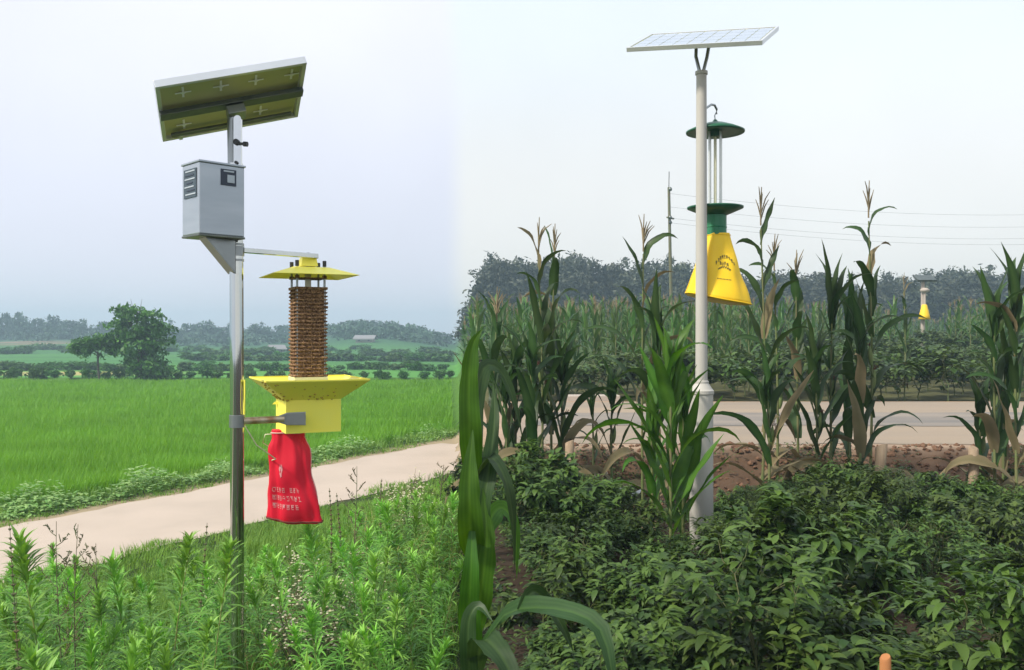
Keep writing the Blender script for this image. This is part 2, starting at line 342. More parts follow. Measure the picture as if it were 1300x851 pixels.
put(sm(140, 200, Y), (.04, .11, .05))
put(np.exp(-((Y - 190) / 12) ** 2) * np.exp(-((X / np.maximum(Y, 1) + .545) / .03) ** 2), (.40, .22, .16))
wdb = np.minimum(.12 + .03 * np.maximum(Y, 0), .8); br = sm(.1, .8, ss / wdb)
CR = np.broadcast_to(zc((.045, .032, .022)), X.shape + (3,)).copy()
for m_, c_ in ((sm(9.4, 10.2, Y), (.115, .072, .046)), (sm(10.9, 11.2, Y), (.33, .24, .17)), (sm(18.4, 18.8, Y), (.36, .23, .13)), (sm(19.2, 19.7, Y), (.09, .09, .04)), (sm(30, 40, Y), (.07, .11, .035))):
    CR = CR * (1 - m_[..., None]) + zc(c_) * m_[..., None]
C = C * (1 - br[..., None]) + CR * br[..., None]
ca = ground.data.attributes.new('zone', 'FLOAT_COLOR', 'POINT')
ca.data.foreach_set('color', np.concatenate([C.reshape(-1, 3), np.ones((nx * ny, 1))], 1).astype(np.float32).ravel())

def strip(name, cps, mat_, off, edge, kind='structure'):
    """a sheet between two noisy edges that follows the terrain; cps = list of (left point, right point)"""
    mb = MB(); rows = []
    for i, (a, b) in enumerate(cps):
        a = np.array(a, float); b = np.array(b, float); dv = (b - a) / np.linalg.norm(b - a)
        a = a + dv * edge * (math.sin(i * .9) + .7 * math.sin(i * 2.3 + 1)); b = b + dv * edge * (math.sin(i * 1.1 + 2) + .7 * math.sin(i * 2.7))
        for k in range(7):
            p = a + (b - a) * k / 6; rows.append((p[0], p[1], h1(p[0], p[1]) + off))
    n = len(cps); i = (np.arange(n - 1)[:, None] * 7 + np.arange(6)[None]).ravel()
    mb.add(np.array(rows), np.stack([i, i + 7, i + 8, i + 1], 1)); o = mb.build(name, mat_); tag(o, kind=kind); return o
cp = []
for t in np.arange(-14, 11.6, .3):
    c = A0 + U * t; nv = np.array([.878, -.479]); e = 3.0
    far = c; near = c + nv * e
    for q in ():
        pass
    smax = -.0
    # keep the path on its own holding: clip at the field boundary
    def clip(p0, p1):
        s1 = p1[0] + K * p1[1]
        if s1 <= 0: return p1
        s0 = p0[0] + K * p0[1]
        if s0 >= -.1: return None
        return p0 + (p1 - p0) * (s0 / (s0 - s1))
    near = clip(far, near)
    if near is None: break
    cp.append((far, near))
strip('farm_path', cp, M['path'], .012, .05)
strip('road', [((x, 11.35), (x, 18.5)) for x in np.arange(.05, 30, .5)], M['road'], .006, .06)
strip('road_wheel_track', [((x, 13.6), (x, 15.9)) for x in np.arange(.3, 30, .5)], M['asphalt'], .012, .07)

# ------------------------------------------------------------------ solar insect lamp on the steel pole (left)
def frame_panel(root, c, Rm, W, D, th, name_part, glass, back, fm, cells, under):
    """a framed solar panel: frame bars and sheet, as part `solar_panel` with its pieces below it"""
    c = np.array(c, float)
    def at(x, y, z): return c + Rm @ np.array([x, y, z])
    mb = MB(); fw = .022
    for sgn in (-1, 1):
        mb.box(at(0, sgn * (D / 2 - fw / 2), 0), (W, fw, th), Rm)
        mb.box(at(sgn * (W / 2 - fw / 2), 0, 0), (fw, D - 2 * fw - .002, th), Rm)
    pan = mb.build(name_part, fm, root, bevel=.002)
    MB().box(at(0, 0, th * .18), (W - 2 * fw - .002, D - 2 * fw - .002, .008), Rm).build('backsheet', back, pan)
    nxc, nyc = cells
    cw, cd = (W - 2 * fw - .02) / nxc, (D - 2 * fw - .02) / nyc
    for i in range(nxc):
        for j in range(nyc):
            x = -W / 2 + fw + .01 + cw * (i + .5); y = -D / 2 + fw + .01 + cd * (j + .5); k = .012
            a, b = cw / 2 - .003, cd / 2 - .003
            ring = lambda z: [at(x + px_, y + py_, z) for px_, py_ in ((-a + k, -b), (a - k, -b), (a, -b + k), (a, b - k), (a - k, b), (-a + k, b), (-a, b - k), (-a, -b + k))]
            MB().rings([ring(th * .18 + .0045), ring(th * .18 + .0075)], smooth=False).build('cell', glass, pan)
    return pan, at

LP = (PX(302, 5.0), 5.0)
gz = h1(*LP)
root = empty('solar_insect_trap', (LP[0], LP[1], gz))
tag(root, 'polished steel pole carrying a tilted solar panel, metal control box and yellow insect trap', 'insect trap')
pz_top = PZ(208, 5)
MB().tube([(LP[0], LP[1], gz - .3), (LP[0] - .004, LP[1], .9), (LP[0] - .010, LP[1], pz_top)], .038, 28).build('pole', M['steel'], root)
MB().tube([(LP[0] - .03, LP[1], pz_top - .05), (LP[0] - .035, LP[1], PZ(132, 5))], .026, 20).build('upper_pole', M['steel_dull'], root)
# flat strap with rounded top beside the upper pole
sx0 = LP[0] + .014; st = []
zs0, zs1 = PZ(222, 4.96), PZ(152, 4.96)
prof = [(-.021, zs0), (.021, zs0), (.021, zs1)] + [(.021 * math.cos(a), zs1 + .021 * math.sin(a)) for a in np.linspace(.3, math.pi - .3, 7)] + [(-.021, zs1)]
mb = MB(); mb.rings([[(sx0 + x, 4.944, z) for x, z in prof], [(sx0 + x, 4.966, z) for x, z in prof]], smooth=False)
strap = mb.build('tilt_strap', M['steel'], root, bevel=.002)
for zz, r_ in ((PZ(181, 4.95), .017), (PZ(207, 4.95), .009)):
    MB().tube([(sx0 - .004, 4.93, zz), (sx0 - .004, 4.975, zz)], r_, 12).build('bolt', M['darkmetal'], strap)
MB().tube([(sx0 + .01, 4.94, PZ(183, 4.95)), (sx0 + .045, 4.93, PZ(184, 4.95))], .008, 10).tube([(sx0 + .04, 4.93, PZ(184, 4.95)), (sx0 + .062, 4.925, PZ(184.5, 4.95))], .014, 10).build('clamp_knob', M['darkmetal'], strap)
# panel
Rm = rot_z(.3143) @ rot_x(-.2388) @ rot_y(-.2807); PC = np.array((-1.5738, 5.0, 3.204)); PW, PD, PT = .8, .64, .042
pan, at = frame_panel(root, PC + Rm @ np.array([0, 0, PT / 2]), Rm, PW, PD, PT, 'solar_panel', M['glass'], M['backsheet'], M['alu'], (6, 4), True)
MB().box(at(0, -.02, -.030), (PW - .005, .075, .028), Rm).build('cross_rail', M['rail'], pan, bevel=.003)
MB().box(at(0, .24, -.026), (PW - .1, .03, .016), Rm).build('cross_rail', M['rail'], pan, bevel=.003)
for (u, v) in ((-.26, -.185), (-.06, -.185), (.13, -.185), (.33, -.185), (-.27, .185), (.17, .185)):  # white crosses imitate daylight shining through the gaps between cells
    mb = MB(); zz = .0005
    mb.box(at(u, v, zz), (.012, .11, .002), Rm); mb.box(at(u, v, zz - .0025), (.085, .011, .002), Rm); mb.rings([[at(u + a, v + b, zz - .004) for a, b in ((-.016, 0), (0, -.016), (.016, 0), (0, .016))], [at(u + a, v + b, zz - .006) for a, b in ((-.016, 0), (0, -.016), (.016, 0), (0, .016))]], smooth=False)
    mb.build('cell_gap_light', M['cellgap_light'], pan)
MB().box(PC + np.array([.02, -.005, -.05]), (.10, .10, .05), Rm).build('mount_plate', M['steel_dull'], root, bevel=.004)
MB().box(at(-.3, .28, -.02), (.02, .05, .03), Rm).build('corner_clip', M['alu'], pan)
# control box
ba = R(45); BR = rot_z(ba); BW, BD, BH = .262, .205, .385
edge = np.array([PX(253, 4.72), 4.72]); fn = np.array([math.sin(ba), -math.cos(ba)]); rx = np.array([math.cos(ba), math.sin(ba)])
ctr2 = edge + rx * BW / 2 - fn * BD / 2
zb0 = PZ(296.5, 4.72); bc = np.array([ctr2[0], ctr2[1], zb0 + BH / 2])
def bx(x, y, z): return bc + BR @ np.array([x, y, z])
cbox = MB().box(bc, (BW, BD, BH), BR).build('control_box', M['box'], root, bevel=.006)
MB().box(bx(0, 0, BH / 2 + .004), (BW + .012, BD + .012, .012), BR).build('lid', M['box'], cbox, bevel=.003)
MB().box(bx(0, 0, -BH / 2 - .006), (BW + .006, BD + .006, .012), BR).build('base_flange', M['rail'], cbox, bevel=.003)
MB().box(bx(-.02, -BD / 2 - .002, -.01), (BW - .075, .004, BH - .075), BR).build('door', M['box'], cbox, bevel=.002) if False else None
st1 = MB().box(bx(.035, -BD / 2 - .0025, .125), (.088, .005, .088), BR).build('sticker', M['dark'], cbox)
MB().box(bx(.047, -BD / 2 - .006, .118), (.042, .003, .042), BR).build('sticker_panel', M['label_pale'], cbox)
MB().box(bx(.035, -BD / 2 - .006, .158), (.06, .003, .008), BR).build('sticker_line', M['label_pale'], cbox)
MB().box(bx(-BW / 2 - .0025, .0, .085), (.005, BD - .06, .155), BR).build('name_plate', M['label_mid'], cbox)
rr = random.Random(3)
for k, (z, l) in enumerate(((.150, .11), (.128, .10), (.108, .12), (.086, .07), (.066, .11), (.046, .09), (.026, .12))):
    MB().box(bx(-BW / 2 - .006, rr.uniform(-.012, .012), z), (.003, l, .007), BR).build('plate_print', M['label_pale'] if k % 2 == 0 else M['dark'], cbox)
MB().box(bx(.095, -BD / 2 - .004, -.02), (.012, .008, .03), BR).build('latch', M['steel_dull'], cbox) if False else None
# triangular gusset under the box
ztop = zb0 - .013
mb = MB(); g0 = bx(-.075, -.02, 0); g1 = np.array([LP[0] - .03, 4.985, 0])
a_ = np.array([g0[0], g0[1], ztop]); b_ = np.array([g1[0], g1[1], ztop]); c_ = np.array([g1[0], g1[1], PZ(348, 5)])
off = np.array([.03, -.035, 0])
for o_ in (off, -off):
    mb.rings([[a_ + o_, b_ + o_, c_ + o_], [a_ + o_ * 1.06, b_ + o_ * 1.06, c_ + o_ * 1.06]], smooth=False)
mb.rings([[a_ + off, a_ - off, c_ - off, c_ + off], [a_ + off + (.004, 0, .004), a_ - off + (.004, 0, .004), c_ - off + (.004, 0, .004), c_ + off + (.004, 0, .004)]], smooth=False)
mb.build('box_bracket', M['steel_dull'], root)
for zz in (PZ(312, 5), PZ(332, 5)):
    MB().tube([(LP[0] - .008, 5, zz), (LP[0] - .008, 5, zz + .012)], .0415, 24).build('bracket_clamp', M['steel_dull'], root)

# the trap, standing on two arms a little behind the pole
TC = np.array([PX(391, 5.4), 5.4]); ta = R(-25); TR = rot_z(-ta)           # corner towards the viewer, left of centre
def sq(w, z, inset=0.0, n=1, rnd=0):
    pts = [(-w / 2, -w / 2), (w / 2, -w / 2), (w / 2, w / 2), (-w / 2, w / 2)]
    return [np.array([TC[0], TC[1], z]) + TR @ np.array([x, y, 0]) for x, y in pts]
def tz(py): return PZ(py, 5.4)
# upper arm
pa = np.array([LP[0] + .03, 5.0, PZ(318.5, 5)]); pb = np.array([PX(403, 5.38), 5.38, PZ(325, 5.38)])
dv = (pb - pa) / np.linalg.norm(pb - pa); aang = math.atan2(dv[1], dv[0])
arm = MB().box((pa + pb) / 2, (np.linalg.norm(pb - pa), .026, .03), rot_z(aang)).build('upper_arm', M['steel'], root, bevel=.004)
MB().tube([(LP[0] - .008, 5, pa[2] - .03), (LP[0] - .008, 5, pa[2] + .025)], .043, 24).build('arm_collar', M['steel_dull'], root)
# roof: shallow square pyramid of folded sheet
mb = MB(); zr0 = tz(351)
o_ = [sq(.505, zr0), sq(.21, zr0 + .050)]; i_ = [sq(.21, zr0 + .047), sq(.499, zr0 - .003)]
mb.rings([o_[0], o_[1]], cap=False, smooth=False); mb.add(o_[1], [(0, 1, 2, 3)], smooth=False)
mb.rings([i_[0], i_[1]], cap=False, smooth=False); mb.add(i_[0], [(0, 3, 2, 1)], smooth=False); mb.rings([i_[1], o_[0]], cap=False, smooth=False)
roof = mb.build('trap_roof', M['yellow'], root)
MB().rings([sq(.10, zr0 + .06), sq(.085, tz(328))], smooth=False).build('roof_block', M['yellow'], roof)
MB().tube([(TC[0], TC[1], zr0 + .06), (TC[0], TC[1], tz(321))], .010, 10).build('hanger_bolt', M['darkmetal'], roof)
zt1, zt0 = tz(367), tz(479)
for (sx, sy) in ((-1, -1), (1, -1), (1, 1), (-1, 1)):
    q = np.array([TC[0], TC[1], 0]) + TR @ np.array([sx * .082, sy * .082, 0])
    rod = MB().tube([q + (0, 0, zt0 - .01), q + (0, 0, zr0 + .075)], .007, 8).build('corner_rod', M['steel_dull'], root)
    MB().tube([q + (0, 0, zr0 + .055), q + (0, 0, zr0 + .09)], .012, 6).build('nut', M['darkmetal'], rod)
    MB().tube([q + (0, 0, zr0 - .015), q + (0, 0, zr0 + .0)], .014, 8).build('spacer', M['insect'], rod)
MB().rings([sq(.19, zr0 - .018), sq(.19, zr0 - .012)], smooth=False).build('top_spreader', M['insect'], root)
MB().tube([(TC[0], TC[1], zt0 - .02), (TC[0], TC[1], zr0 + .05)], .019, 14).build('lamp_tube', M['lamp'], root)
# electric grid: rings of insect-crusted wire, each its own piece
NR = 25
def crust_ring(seed):
    r0 = np.random.default_rng(seed); mb = MB(); w_ = .19; pts = []
    cs = [(-w_ / 2, -w_ / 2), (w_ / 2, -w_ / 2), (w_ / 2, w_ / 2), (-w_ / 2, w_ / 2)]
    th = np.linspace(0, 2 * np.pi, 5, endpoint=False)
    for k in range(4):
        a, b = np.array(cs[k]), np.array(cs[(k + 1) % 4]); m_ = 13
        for i in range(m_):
            p = a + (b - a) * i / m_; d_ = (b - a) / w_; nr_ = np.array([d_[1], -d_[0]])
            rad = .0030 + .0036 * r0.random() ** 2 + (.0022 if r0.random() < .3 else 0)
            if i == 0: nr_ = (nr_ + np.array([-d_[0], -d_[1]])) * .7
            pts.append([np.array([p[0] + nr_[0] * rad * math.cos(t), p[1] + nr_[1] * rad * math.cos(t), rad * math.sin(t) + r0.uniform(-.002, .002)]) for t in th])
    pts.append(pts[0]); mb.rings(pts, cap=False, tint=.5)
    return mb.mesh('grid_wire', M['insect'])
rm = [crust_ring(s_) for s_ in range(5)]
for k in range(NR):
    z = zt0 + .012 + (zt1 - zt0 - .016) * k / (NR - 1)
    o = link_mesh('grid_wire', rm[k % 5], root, (TC[0] - LP[0], TC[1] - LP[1], z - gz), -ta + (k % 4) * math.pi / 2)
for k in range(12):
    side, i = divmod(k, 3); f_ = (i + 1) / 4 - .5
    q = TR @ np.array([[f_ * .186, -.093, 0], [.093, f_ * .186, 0], [f_ * .186, .093, 0], [-.093, f_ * .186, 0]][side]) + np.array([TC[0], TC[1], 0])
    MB().tube([q + (0, 0, zt0), q + (0, 0, zt1)], .0052, 5).build('upright_wire', M['insect'], root)
for s_ in range(4):
    q = (np.array(sq(.184, 0)[s_]) + np.array(sq(.184, 0)[(s_ + 1) % 4])) / 2; ang = -ta + s_ * math.pi / 2
mb = MB(); mb.rings([sq(.176, zt0), sq(.176, zt1)], cap=False, smooth=False, tint=.5); mb.build('crusted_screen', M['insect'], root)
MB().rings([sq(.197, zt1 - .004), sq(.197, zt1 + .008)], smooth=False, cap=True).build('grid_top_frame', M['insect'], root)
MB().rings([sq(.20, zt0 - .02), sq(.20, zt0 + .004)], smooth=False).build('grid_base_frame', M['lamp'], root)
# catching tray (funnel) and neck
zrim, zneck, zbot = tz(482), tz(506), tz(546)
mb = MB()
mb.rings([sq(.318, zneck), sq(.60, zrim), sq(.606, zrim + .004), sq(.606, zrim + .012), sq(.594, zrim + .012), sq(.594, zrim + .005), sq(.30, zneck + .012)], cap=False, smooth=False)
tray = mb.build('catch_tray', M['yellow'], root)
mb = MB(); mb.rings([sq(.325, zbot), sq(.325, zneck + .004)], cap=False, smooth=False); mb.rings([sq(.319, zneck + .004), sq(.319, zbot)], cap=False, smooth=False); mb.rings([sq(.319, zbot), sq(.325, zbot)], cap=False, smooth=False)
neck = mb.build('tray_neck', M['yellow'], root)
mb = MB(); r0 = np.random.default_rng(5)
for k in range(60):                                    # dead insects and grime along the tray's front rim
    sgn = r0.integers(0, 2); t = r0.uniform(-.5, .5); f_ = r0.uniform(0, 1) ** 2.2
    w_ = .325 + (.60 - .325) * f_; z = zneck + (zrim - zneck) * f_
    p = TR @ (np.array([t * w_, -w_ / 2 - .002, 0]) if sgn else np.array([-w_ / 2 - .002, t * w_, 0])) + np.array([TC[0], TC[1], z])
    s_ = r0.uniform(.003, .011); th = r0.uniform(0, 6.28, 5)
    mb.rings([[p + s_ * np.array([math.cos(a), math.sin(a), .3 * math.sin(a * 2)]) * r for a in np.linspace(0, 5.2, 6)] + np.array([0, 0, dz]) for r, dz in ((.5, -s_ * .4), (1, 0), (.5, s_ * .4))], tint=r0.random())
g = mb.build('insect_debris', M['grime'], tray); tag(g, kind='stuff')
mb = MB(); q = sq(.325, tz(513))[3]; q0 = sq(.325, tz(513))[0]
pl_ = q + (q0 - q) * .2
mb.rings([[pl_ + (0, 0, -.004), pl_ + (-.035, -.0, -.004), pl_ + (-.02, 0, .012), pl_ + (0, 0, .012)], [pl_ + (0, .02, -.004), pl_ + (-.035, .02, -.004), pl_ + (-.02, .02, .012), pl_ + (0, .02, .012)]], smooth=False); mb.build('sheet_tab', M['yellow'], neck)
# lower arm: pipe with a flattened end bolted to the neck
zl = PZ(531.5, 5.15)
la = np.array([LP[0] + .03, 5.0, zl]); lb = np.array([PX(360, 5.12), 5.12, zl])
MB().tube([la, lb], .020, 14).build('lower_arm', M['rust'], root)
lc = np.array([PX(388, 5.15), 5.15, zl])
mb = MB(); dvl = (lc - lb) / np.linalg.norm(lc - lb); sd2 = np.array([-dvl[1], dvl[0], 0])
def rect(p, w_, h_): return [p + sd2 * a * w_ / 2 + np.array([0, 0, b * h_ / 2]) for a, b in ((-1, -1), (1, -1), (1, 1), (-1, 1))]
mb.rings([rect(lb - dvl * .03, .036, .036), rect(lb + dvl * .02, .02, .072), rect(lc, .018, .078)], smooth=False)
mb.build('arm_end_plate', M['steel_dull'], root, bevel=.003)
MB().box((TC[0] - .0, TC[1] - .19, zl), (.04, .10, .03), TR).build('arm_lug', M['steel_dull'], root)
MB().tube([(LP[0] - .004, 5, zl - .035), (LP[0] - .004, 5, zl + .035)], .044, 24).build('arm_collar', M['steel_dull'], root)
# thin yellow lead from the tray corner down beside the pole
qc = sq(.60, zrim)[3]
MB().tube([(LP[0] + .044, 4.98, PZ(482, 5)), (LP[0] + .046, 4.975, PZ(500, 5)), (LP[0] + .045, 4.975, PZ(515, 5)), (LP[0] + .043, 4.98, PZ(526, 5))], .0045, 6).build('lead_wire', M['yellow'], root)

# ------------------------------------------------------------------ pseudo lettering: small strokes laid on a surface
def strokes(seed):
    r_ = random.Random(seed); S = []
    for y in (.1, .5, .9):
        if r_.random() < .8: S.append((r_.uniform(0, .25), y, r_.uniform(.7, 1), y))
    for x in (.15, .5, .85):
        if r_.random() < .7: S.append((x, r_.uniform(0, .3), x, r_.uniform(.65, 1)))
    if r_.random() < .5: S.append((.5, .5, .05, .0))
    if r_.random() < .5: S.append((.5, .5, .95, .0))
    return S
def draw_char(mb, surf, u, v, su, sv, seed, th=.11):
    for x0, y0, x1, y1 in strokes(seed):
        dx, dy = x1 - x0, y1 - y0; l = math.hypot(dx, dy) + 1e-6; ox, oy = -dy / l * th / 2, dx / l * th / 2
        c = [(x0 + ox, y0 + oy), (x1 + ox, y1 + oy), (x1 - ox, y1 - oy), (x0 - ox, y0 - oy)]
        mb.add([surf(u + a * su, v - b * sv) for a, b in c], [(0, 1, 2, 3)], smooth=False)

# ------------------------------------------------------------------ hanging bags
def bag(name, label, cx, hw, hd, ztop, zbot, yc, m, m_edge, m_bot, skew=0.0, nv=22, nu=40, wr=.006, pw=.75, seed=0, yaw=0.0):
    """cx, hw, hd: functions of v (0 top .. 1 bottom) for centre x, half width, half depth"""
    r0 = np.random.default_rng(seed); ph = r0.uniform(0, 6, 8); cy_, sy_ = math.cos(yaw), math.sin(yaw)
    def surf_t(th, v, off=0.0):
        c, s_ = math.cos(th), math.sin(th)
        ex, ey = math.copysign(abs(c) ** .8, c), math.copysign(abs(s_) ** pw, s_)
        f = wr * (math.sin(17 * th + 3 * v + ph[3]) * .55 * math.exp(-v * 4) + abs(math.sin(2.5 * th + 5 * v + ph[4])) * .5 + math.sin(5 * th + 4 * v + ph[0]) * .5 + math.sin(9 * th - 3 * v + ph[1]) * .4 + math.sin(14 * v + 2 * th + ph[2]) * .35) * (.4 + v)
        x = (hw(v) + f + off) * ex; y = (hd(v) + f + off) * ey
        z = ztop + (zbot - ztop) * v + skew * v * x / hw(1) * (-1) - .012 * v ** 6 * (1 - abs(c)) 
        return np.array([cx(v) + x * cy_ - y * sy_, yc + x * sy_ + y * cy_, z])
    rt = empty(name, (cx(0), yc, zbot)); tag(rt, label, 'bag')
    rings = [[surf_t(t, v) for t in np.linspace(0, 2 * np.pi, nu, endpoint=False)] for v in np.linspace(0, 1, nv)]
    low = [np.array(p) * np.array([1, 1, 1]) for p in rings[-1]]; cen = np.mean(low, 0)
    rings.append([cen + (p - cen) * .8 + (0, 0, -.012) for p in low]); rings.append([cen + (p - cen) * .3 + (0, 0, -.016) for p in low])
    MB().rings(rings).build('cloth', m, rt)
    for th in (0.02, math.pi - .02):
        MB().tube([surf_t(th, v, .002) for v in np.linspace(.01, 1, 16)], .0032, 6).build('side_seam', m_edge, rt)
    MB().tube([surf_t(t, .995, .001) for t in np.linspace(0, 2 * np.pi, 37)], .006, 6, cap=False).build('bottom_seam', m_bot, rt)
    MB().tube([surf_t(t, .03, .002) for t in np.linspace(0, 2 * np.pi, 33)], .004, 6, cap=False).build('drawstring', m_edge, rt)
    def front(u, v, off=.0025):                       # u -1..1 across the front face
        th = -math.acos(max(-1, min(1, math.copysign(abs(u) ** (1 / .8), u)))); return surf_t(th, v, off)
    return rt, front, surf_t
D5 = 5.36
cxf = lambda v: PX(365.5 + 10 * v ** 1.3, D5); hwf = lambda v: (20.5 - 3.5 * math.exp(-((v - .10) / .06) ** 2) + 11.5 * v ** .95 + 1.2 * math.sin(9 * v)) / F * D5
rb, front, st_ = bag('red_collecting_bag', 'red cloth collecting bag tied under the yellow tray on the steel pole', cxf, hwf, lambda v: .050 + .022 * math.sin(math.pi * min(1, v * .9)) - .028 * v, PZ(545.5, D5), PZ(660, D5), D5, M['red'], M['redhem'], M['darkhem'], skew=.012, wr=.013, seed=3, nv=34, nu=64)
mb = MB()
for row, v in enumerate((.63, .72, .81)):
    for k in range(8):
        if (row == 0 and k in (4,)) or (row == 2 and k == 7): continue
        draw_char(mb, front, -.80 + k * .155, v, .115, -.055, row * 31 + k * 7 + 5, .12)
mb.build('printed_text', M['whiteprint'], rb)
mb = MB()
for c in ([(-.43, .42), (-.36, .37), (-.33, .41), (-.37, .47)], [(-.33, .40), (-.29, .37), (-.24, .42), (-.30, .49)], [(-.40, .47), (-.34, .46), (-.29, .50), (-.35, .52)]):
    mb.add([front(u, v) for u, v in c], [(0, 1, 2, 3)], smooth=False)
mb.build('printed_emblem', M['whiteprint'], rb)
z0 = PZ(552, D5)
MB().tube([st_(math.pi, .05), st_(math.pi, .05) + (-.04, -.02, .0), st_(math.pi, .05) + (-.055, -.02, -.05), st_(math.pi, .05) + (-.02, -.01, -.075)], .003, 6).build('tie_string', M['string'], rb)
MB().tube([(LP[0] + .045, 4.985, PZ(541, 5)), (LP[0] + .09, 5.05, PZ(565, 5.05)), (LP[0] + .16, 5.2, PZ(583, 5.2)), st_(math.pi, .35)], .0035, 6).build('guy_string', M['string'], rb)

# ------------------------------------------------------------------ cream pole with solar panel (right)
RP = (PX(890.5, 8.0), 8.0); gz = h1(*RP)
root = empty('solar_lamp_pole', (RP[0], RP[1], gz))
tag(root, 'tall cream painted pole topped by a tilted solar panel beside the corn', 'pole')
zt = PZ(91, 8); zk = PZ(486, 8)
MB().tube([(RP[0], 8, zk - .02), (RP[0], 8, zt)], [.054, .046], 28).build('pole', M['cream'], root)
MB().lathe((RP[0], 8, 0), [(.106, gz - .2), (.104, PZ(501, 8)), (.112, PZ(500, 8)), (.112, PZ(496, 8)), (.098, PZ(494, 8)), (.066, PZ(487, 8)), (.066, PZ(484, 8)), (.052, PZ(483, 8))], 32, smooth=False).build('pole_base', M['cream'], root)
MB().lathe((RP[0], 8, 0), [(.050, zt - .03), (.056, zt - .028), (.056, zt), (.03, zt + .004)], 24, smooth=False).build('pole_cap', M['cream'], root)
Rm = rot_z(-.4988) @ rot_x(.4562) @ rot_y(.1015); PC = np.array((1.7213, 8.0, 4.5694))
pan, at = frame_panel(root, PC, Rm, 1.2, .72, .04, 'solar_panel', M['glass'], M['backsheet'], M['alu'], (9, 4), False)
for sgn in (-1, 1):
    p1 = np.array(at(sgn * .06, -.03 * 0, -.03)); MB().tube([(RP[0] + sgn * .012, 8, zt - .02), (RP[0] + sgn * .05, 8, (zt + p1[2]) / 2), (p1[0], p1[1], p1[2])], .016, 10).build('fork_strut', M['steel_dull'], root)
MB().box(at(0, 0, -.035), (.30, .06, .03), Rm).build('mount_rail', M['steel_dull'], root)
HC = np.array([PX(908, 8.22), 8.22])
def rz_(py): return PZ(py, 8.22)
hook = [(RP[0] + .03, 8.03, PZ(140, 8.05)), (PX(903, 8.12), 8.12, PZ(133, 8.12)), (PX(907, 8.2), 8.2, PZ(133.5, 8.2)), (PX(910, 8.22), 8.22, PZ(139, 8.22)), (PX(909.5, 8.22), 8.22, PZ(145, 8.22))]
MB().tube(hook, .011, 8).build('hook_arm', M['steel_dull'], root)

lamp = empty('insect_lamp', (HC[0], HC[1], rz_(298))); tag(lamp, 'green hanging insect lamp with domed cap and clear rods behind the cream pole', 'lamp')
cap_ = MB().lathe((*HC, 0), [(.012, rz_(152)), (.03, rz_(155)), (.10, rz_(157.5)), (.19, rz_(162)), (.268, rz_(167)), (.266, rz_(169)), (.19, rz_(168)), (.05, rz_(166))], 30).build('cap', M['green'], lamp)
MB().tube([(HC[0], 8.22, rz_(154)), (HC[0] - .005, 8.22, rz_(147)), (HC[0] + .008, 8.22, rz_(143))], .006, 6).build('hanging_ring', M['steel_dull'], cap_)
MB().lathe((*HC, 0), [(.05, rz_(174)), (.05, rz_(166))], 16).build('lamp_holder', M['green'], lamp)
for k in range(4):
    a = k * math.pi / 2 + .5
    MB().tube([(HC[0] + .07 * math.cos(a), HC[1] + .07 * math.sin(a), rz_(268)), (HC[0] + .07 * math.cos(a), HC[1] + .07 * math.sin(a), rz_(168))], .011, 8).build('rod', M['clear'], lamp)
MB().tube([(HC[0], HC[1], rz_(268)), (HC[0], HC[1], rz_(170))], .014, 10).build('lamp_tube', M['lamp'], lamp)
MB().lathe((*HC, 0), [(.10, rz_(274)), (.17, rz_(270)), (.255, rz_(265)), (.258, rz_(263)), (.25, rz_(263)), (.16, rz_(267)), (.09, rz_(271))], 30).build('funnel', M['green'], lamp)
MB().lathe((*HC, 0), [(.103, rz_(299)), (.103, rz_(290)), (.108, rz_(289)), (.103, rz_(288)), (.103, rz_(273))], 24, smooth=False).build('neck', M['green2'], lamp)
cxf = lambda v: PX(911 - .5 * v, 8.22); hwf = lambda v: (14.2 + 25 * v ** 1.05) / F * 8.22
yb, front, st_ = bag('yellow_collecting_bag', 'yellow cloth collecting bag with dark print hanging on the cream pole', cxf, hwf, lambda v: .10 + .13 * v, PZ(297, 8.22), PZ(380, 8.22), 8.22, M['ybag'], M['ybag'], M['ybag'], skew=.055, wr=.010, seed=9, pw=.6)
mb = MB()
for k in range(9):
    a = (k - 4) / 4; draw_char(mb, front, -.28 + k * .105, .34 + .10 * a * a, .085, -.055, 200 + k, .18)
mb.build('printed_arc_text', M['print'], yb)
mb = MB()
for k in range(4): draw_char(mb, front, -.08 + k * .10, .44 + .02 * (k % 2), .085, -.055, 300 + k, .22)
for k in range(14):
    u = -.16 + k * .037; v = .555 - .045 * math.sin(k / 13 * math.pi) * (1 if k % 2 else .6)
    mb.add([front(u, v), front(u + .045, v - .012), front(u + .045, v + .01), front(u, v + .022)], [(0, 1, 2, 3)], smooth=False)
mb.build('printed_emblem', M['print'], yb)
mb = MB()
for k in range(10):
    mb.add([front(-.2 + k * .055, .70), front(-.165 + k * .055, .70), front(-.165 + k * .055, .715), front(-.2 + k * .055, .715)], [(0, 1, 2, 3)], smooth=False)
mb.build('printed_line', M['print'], yb)

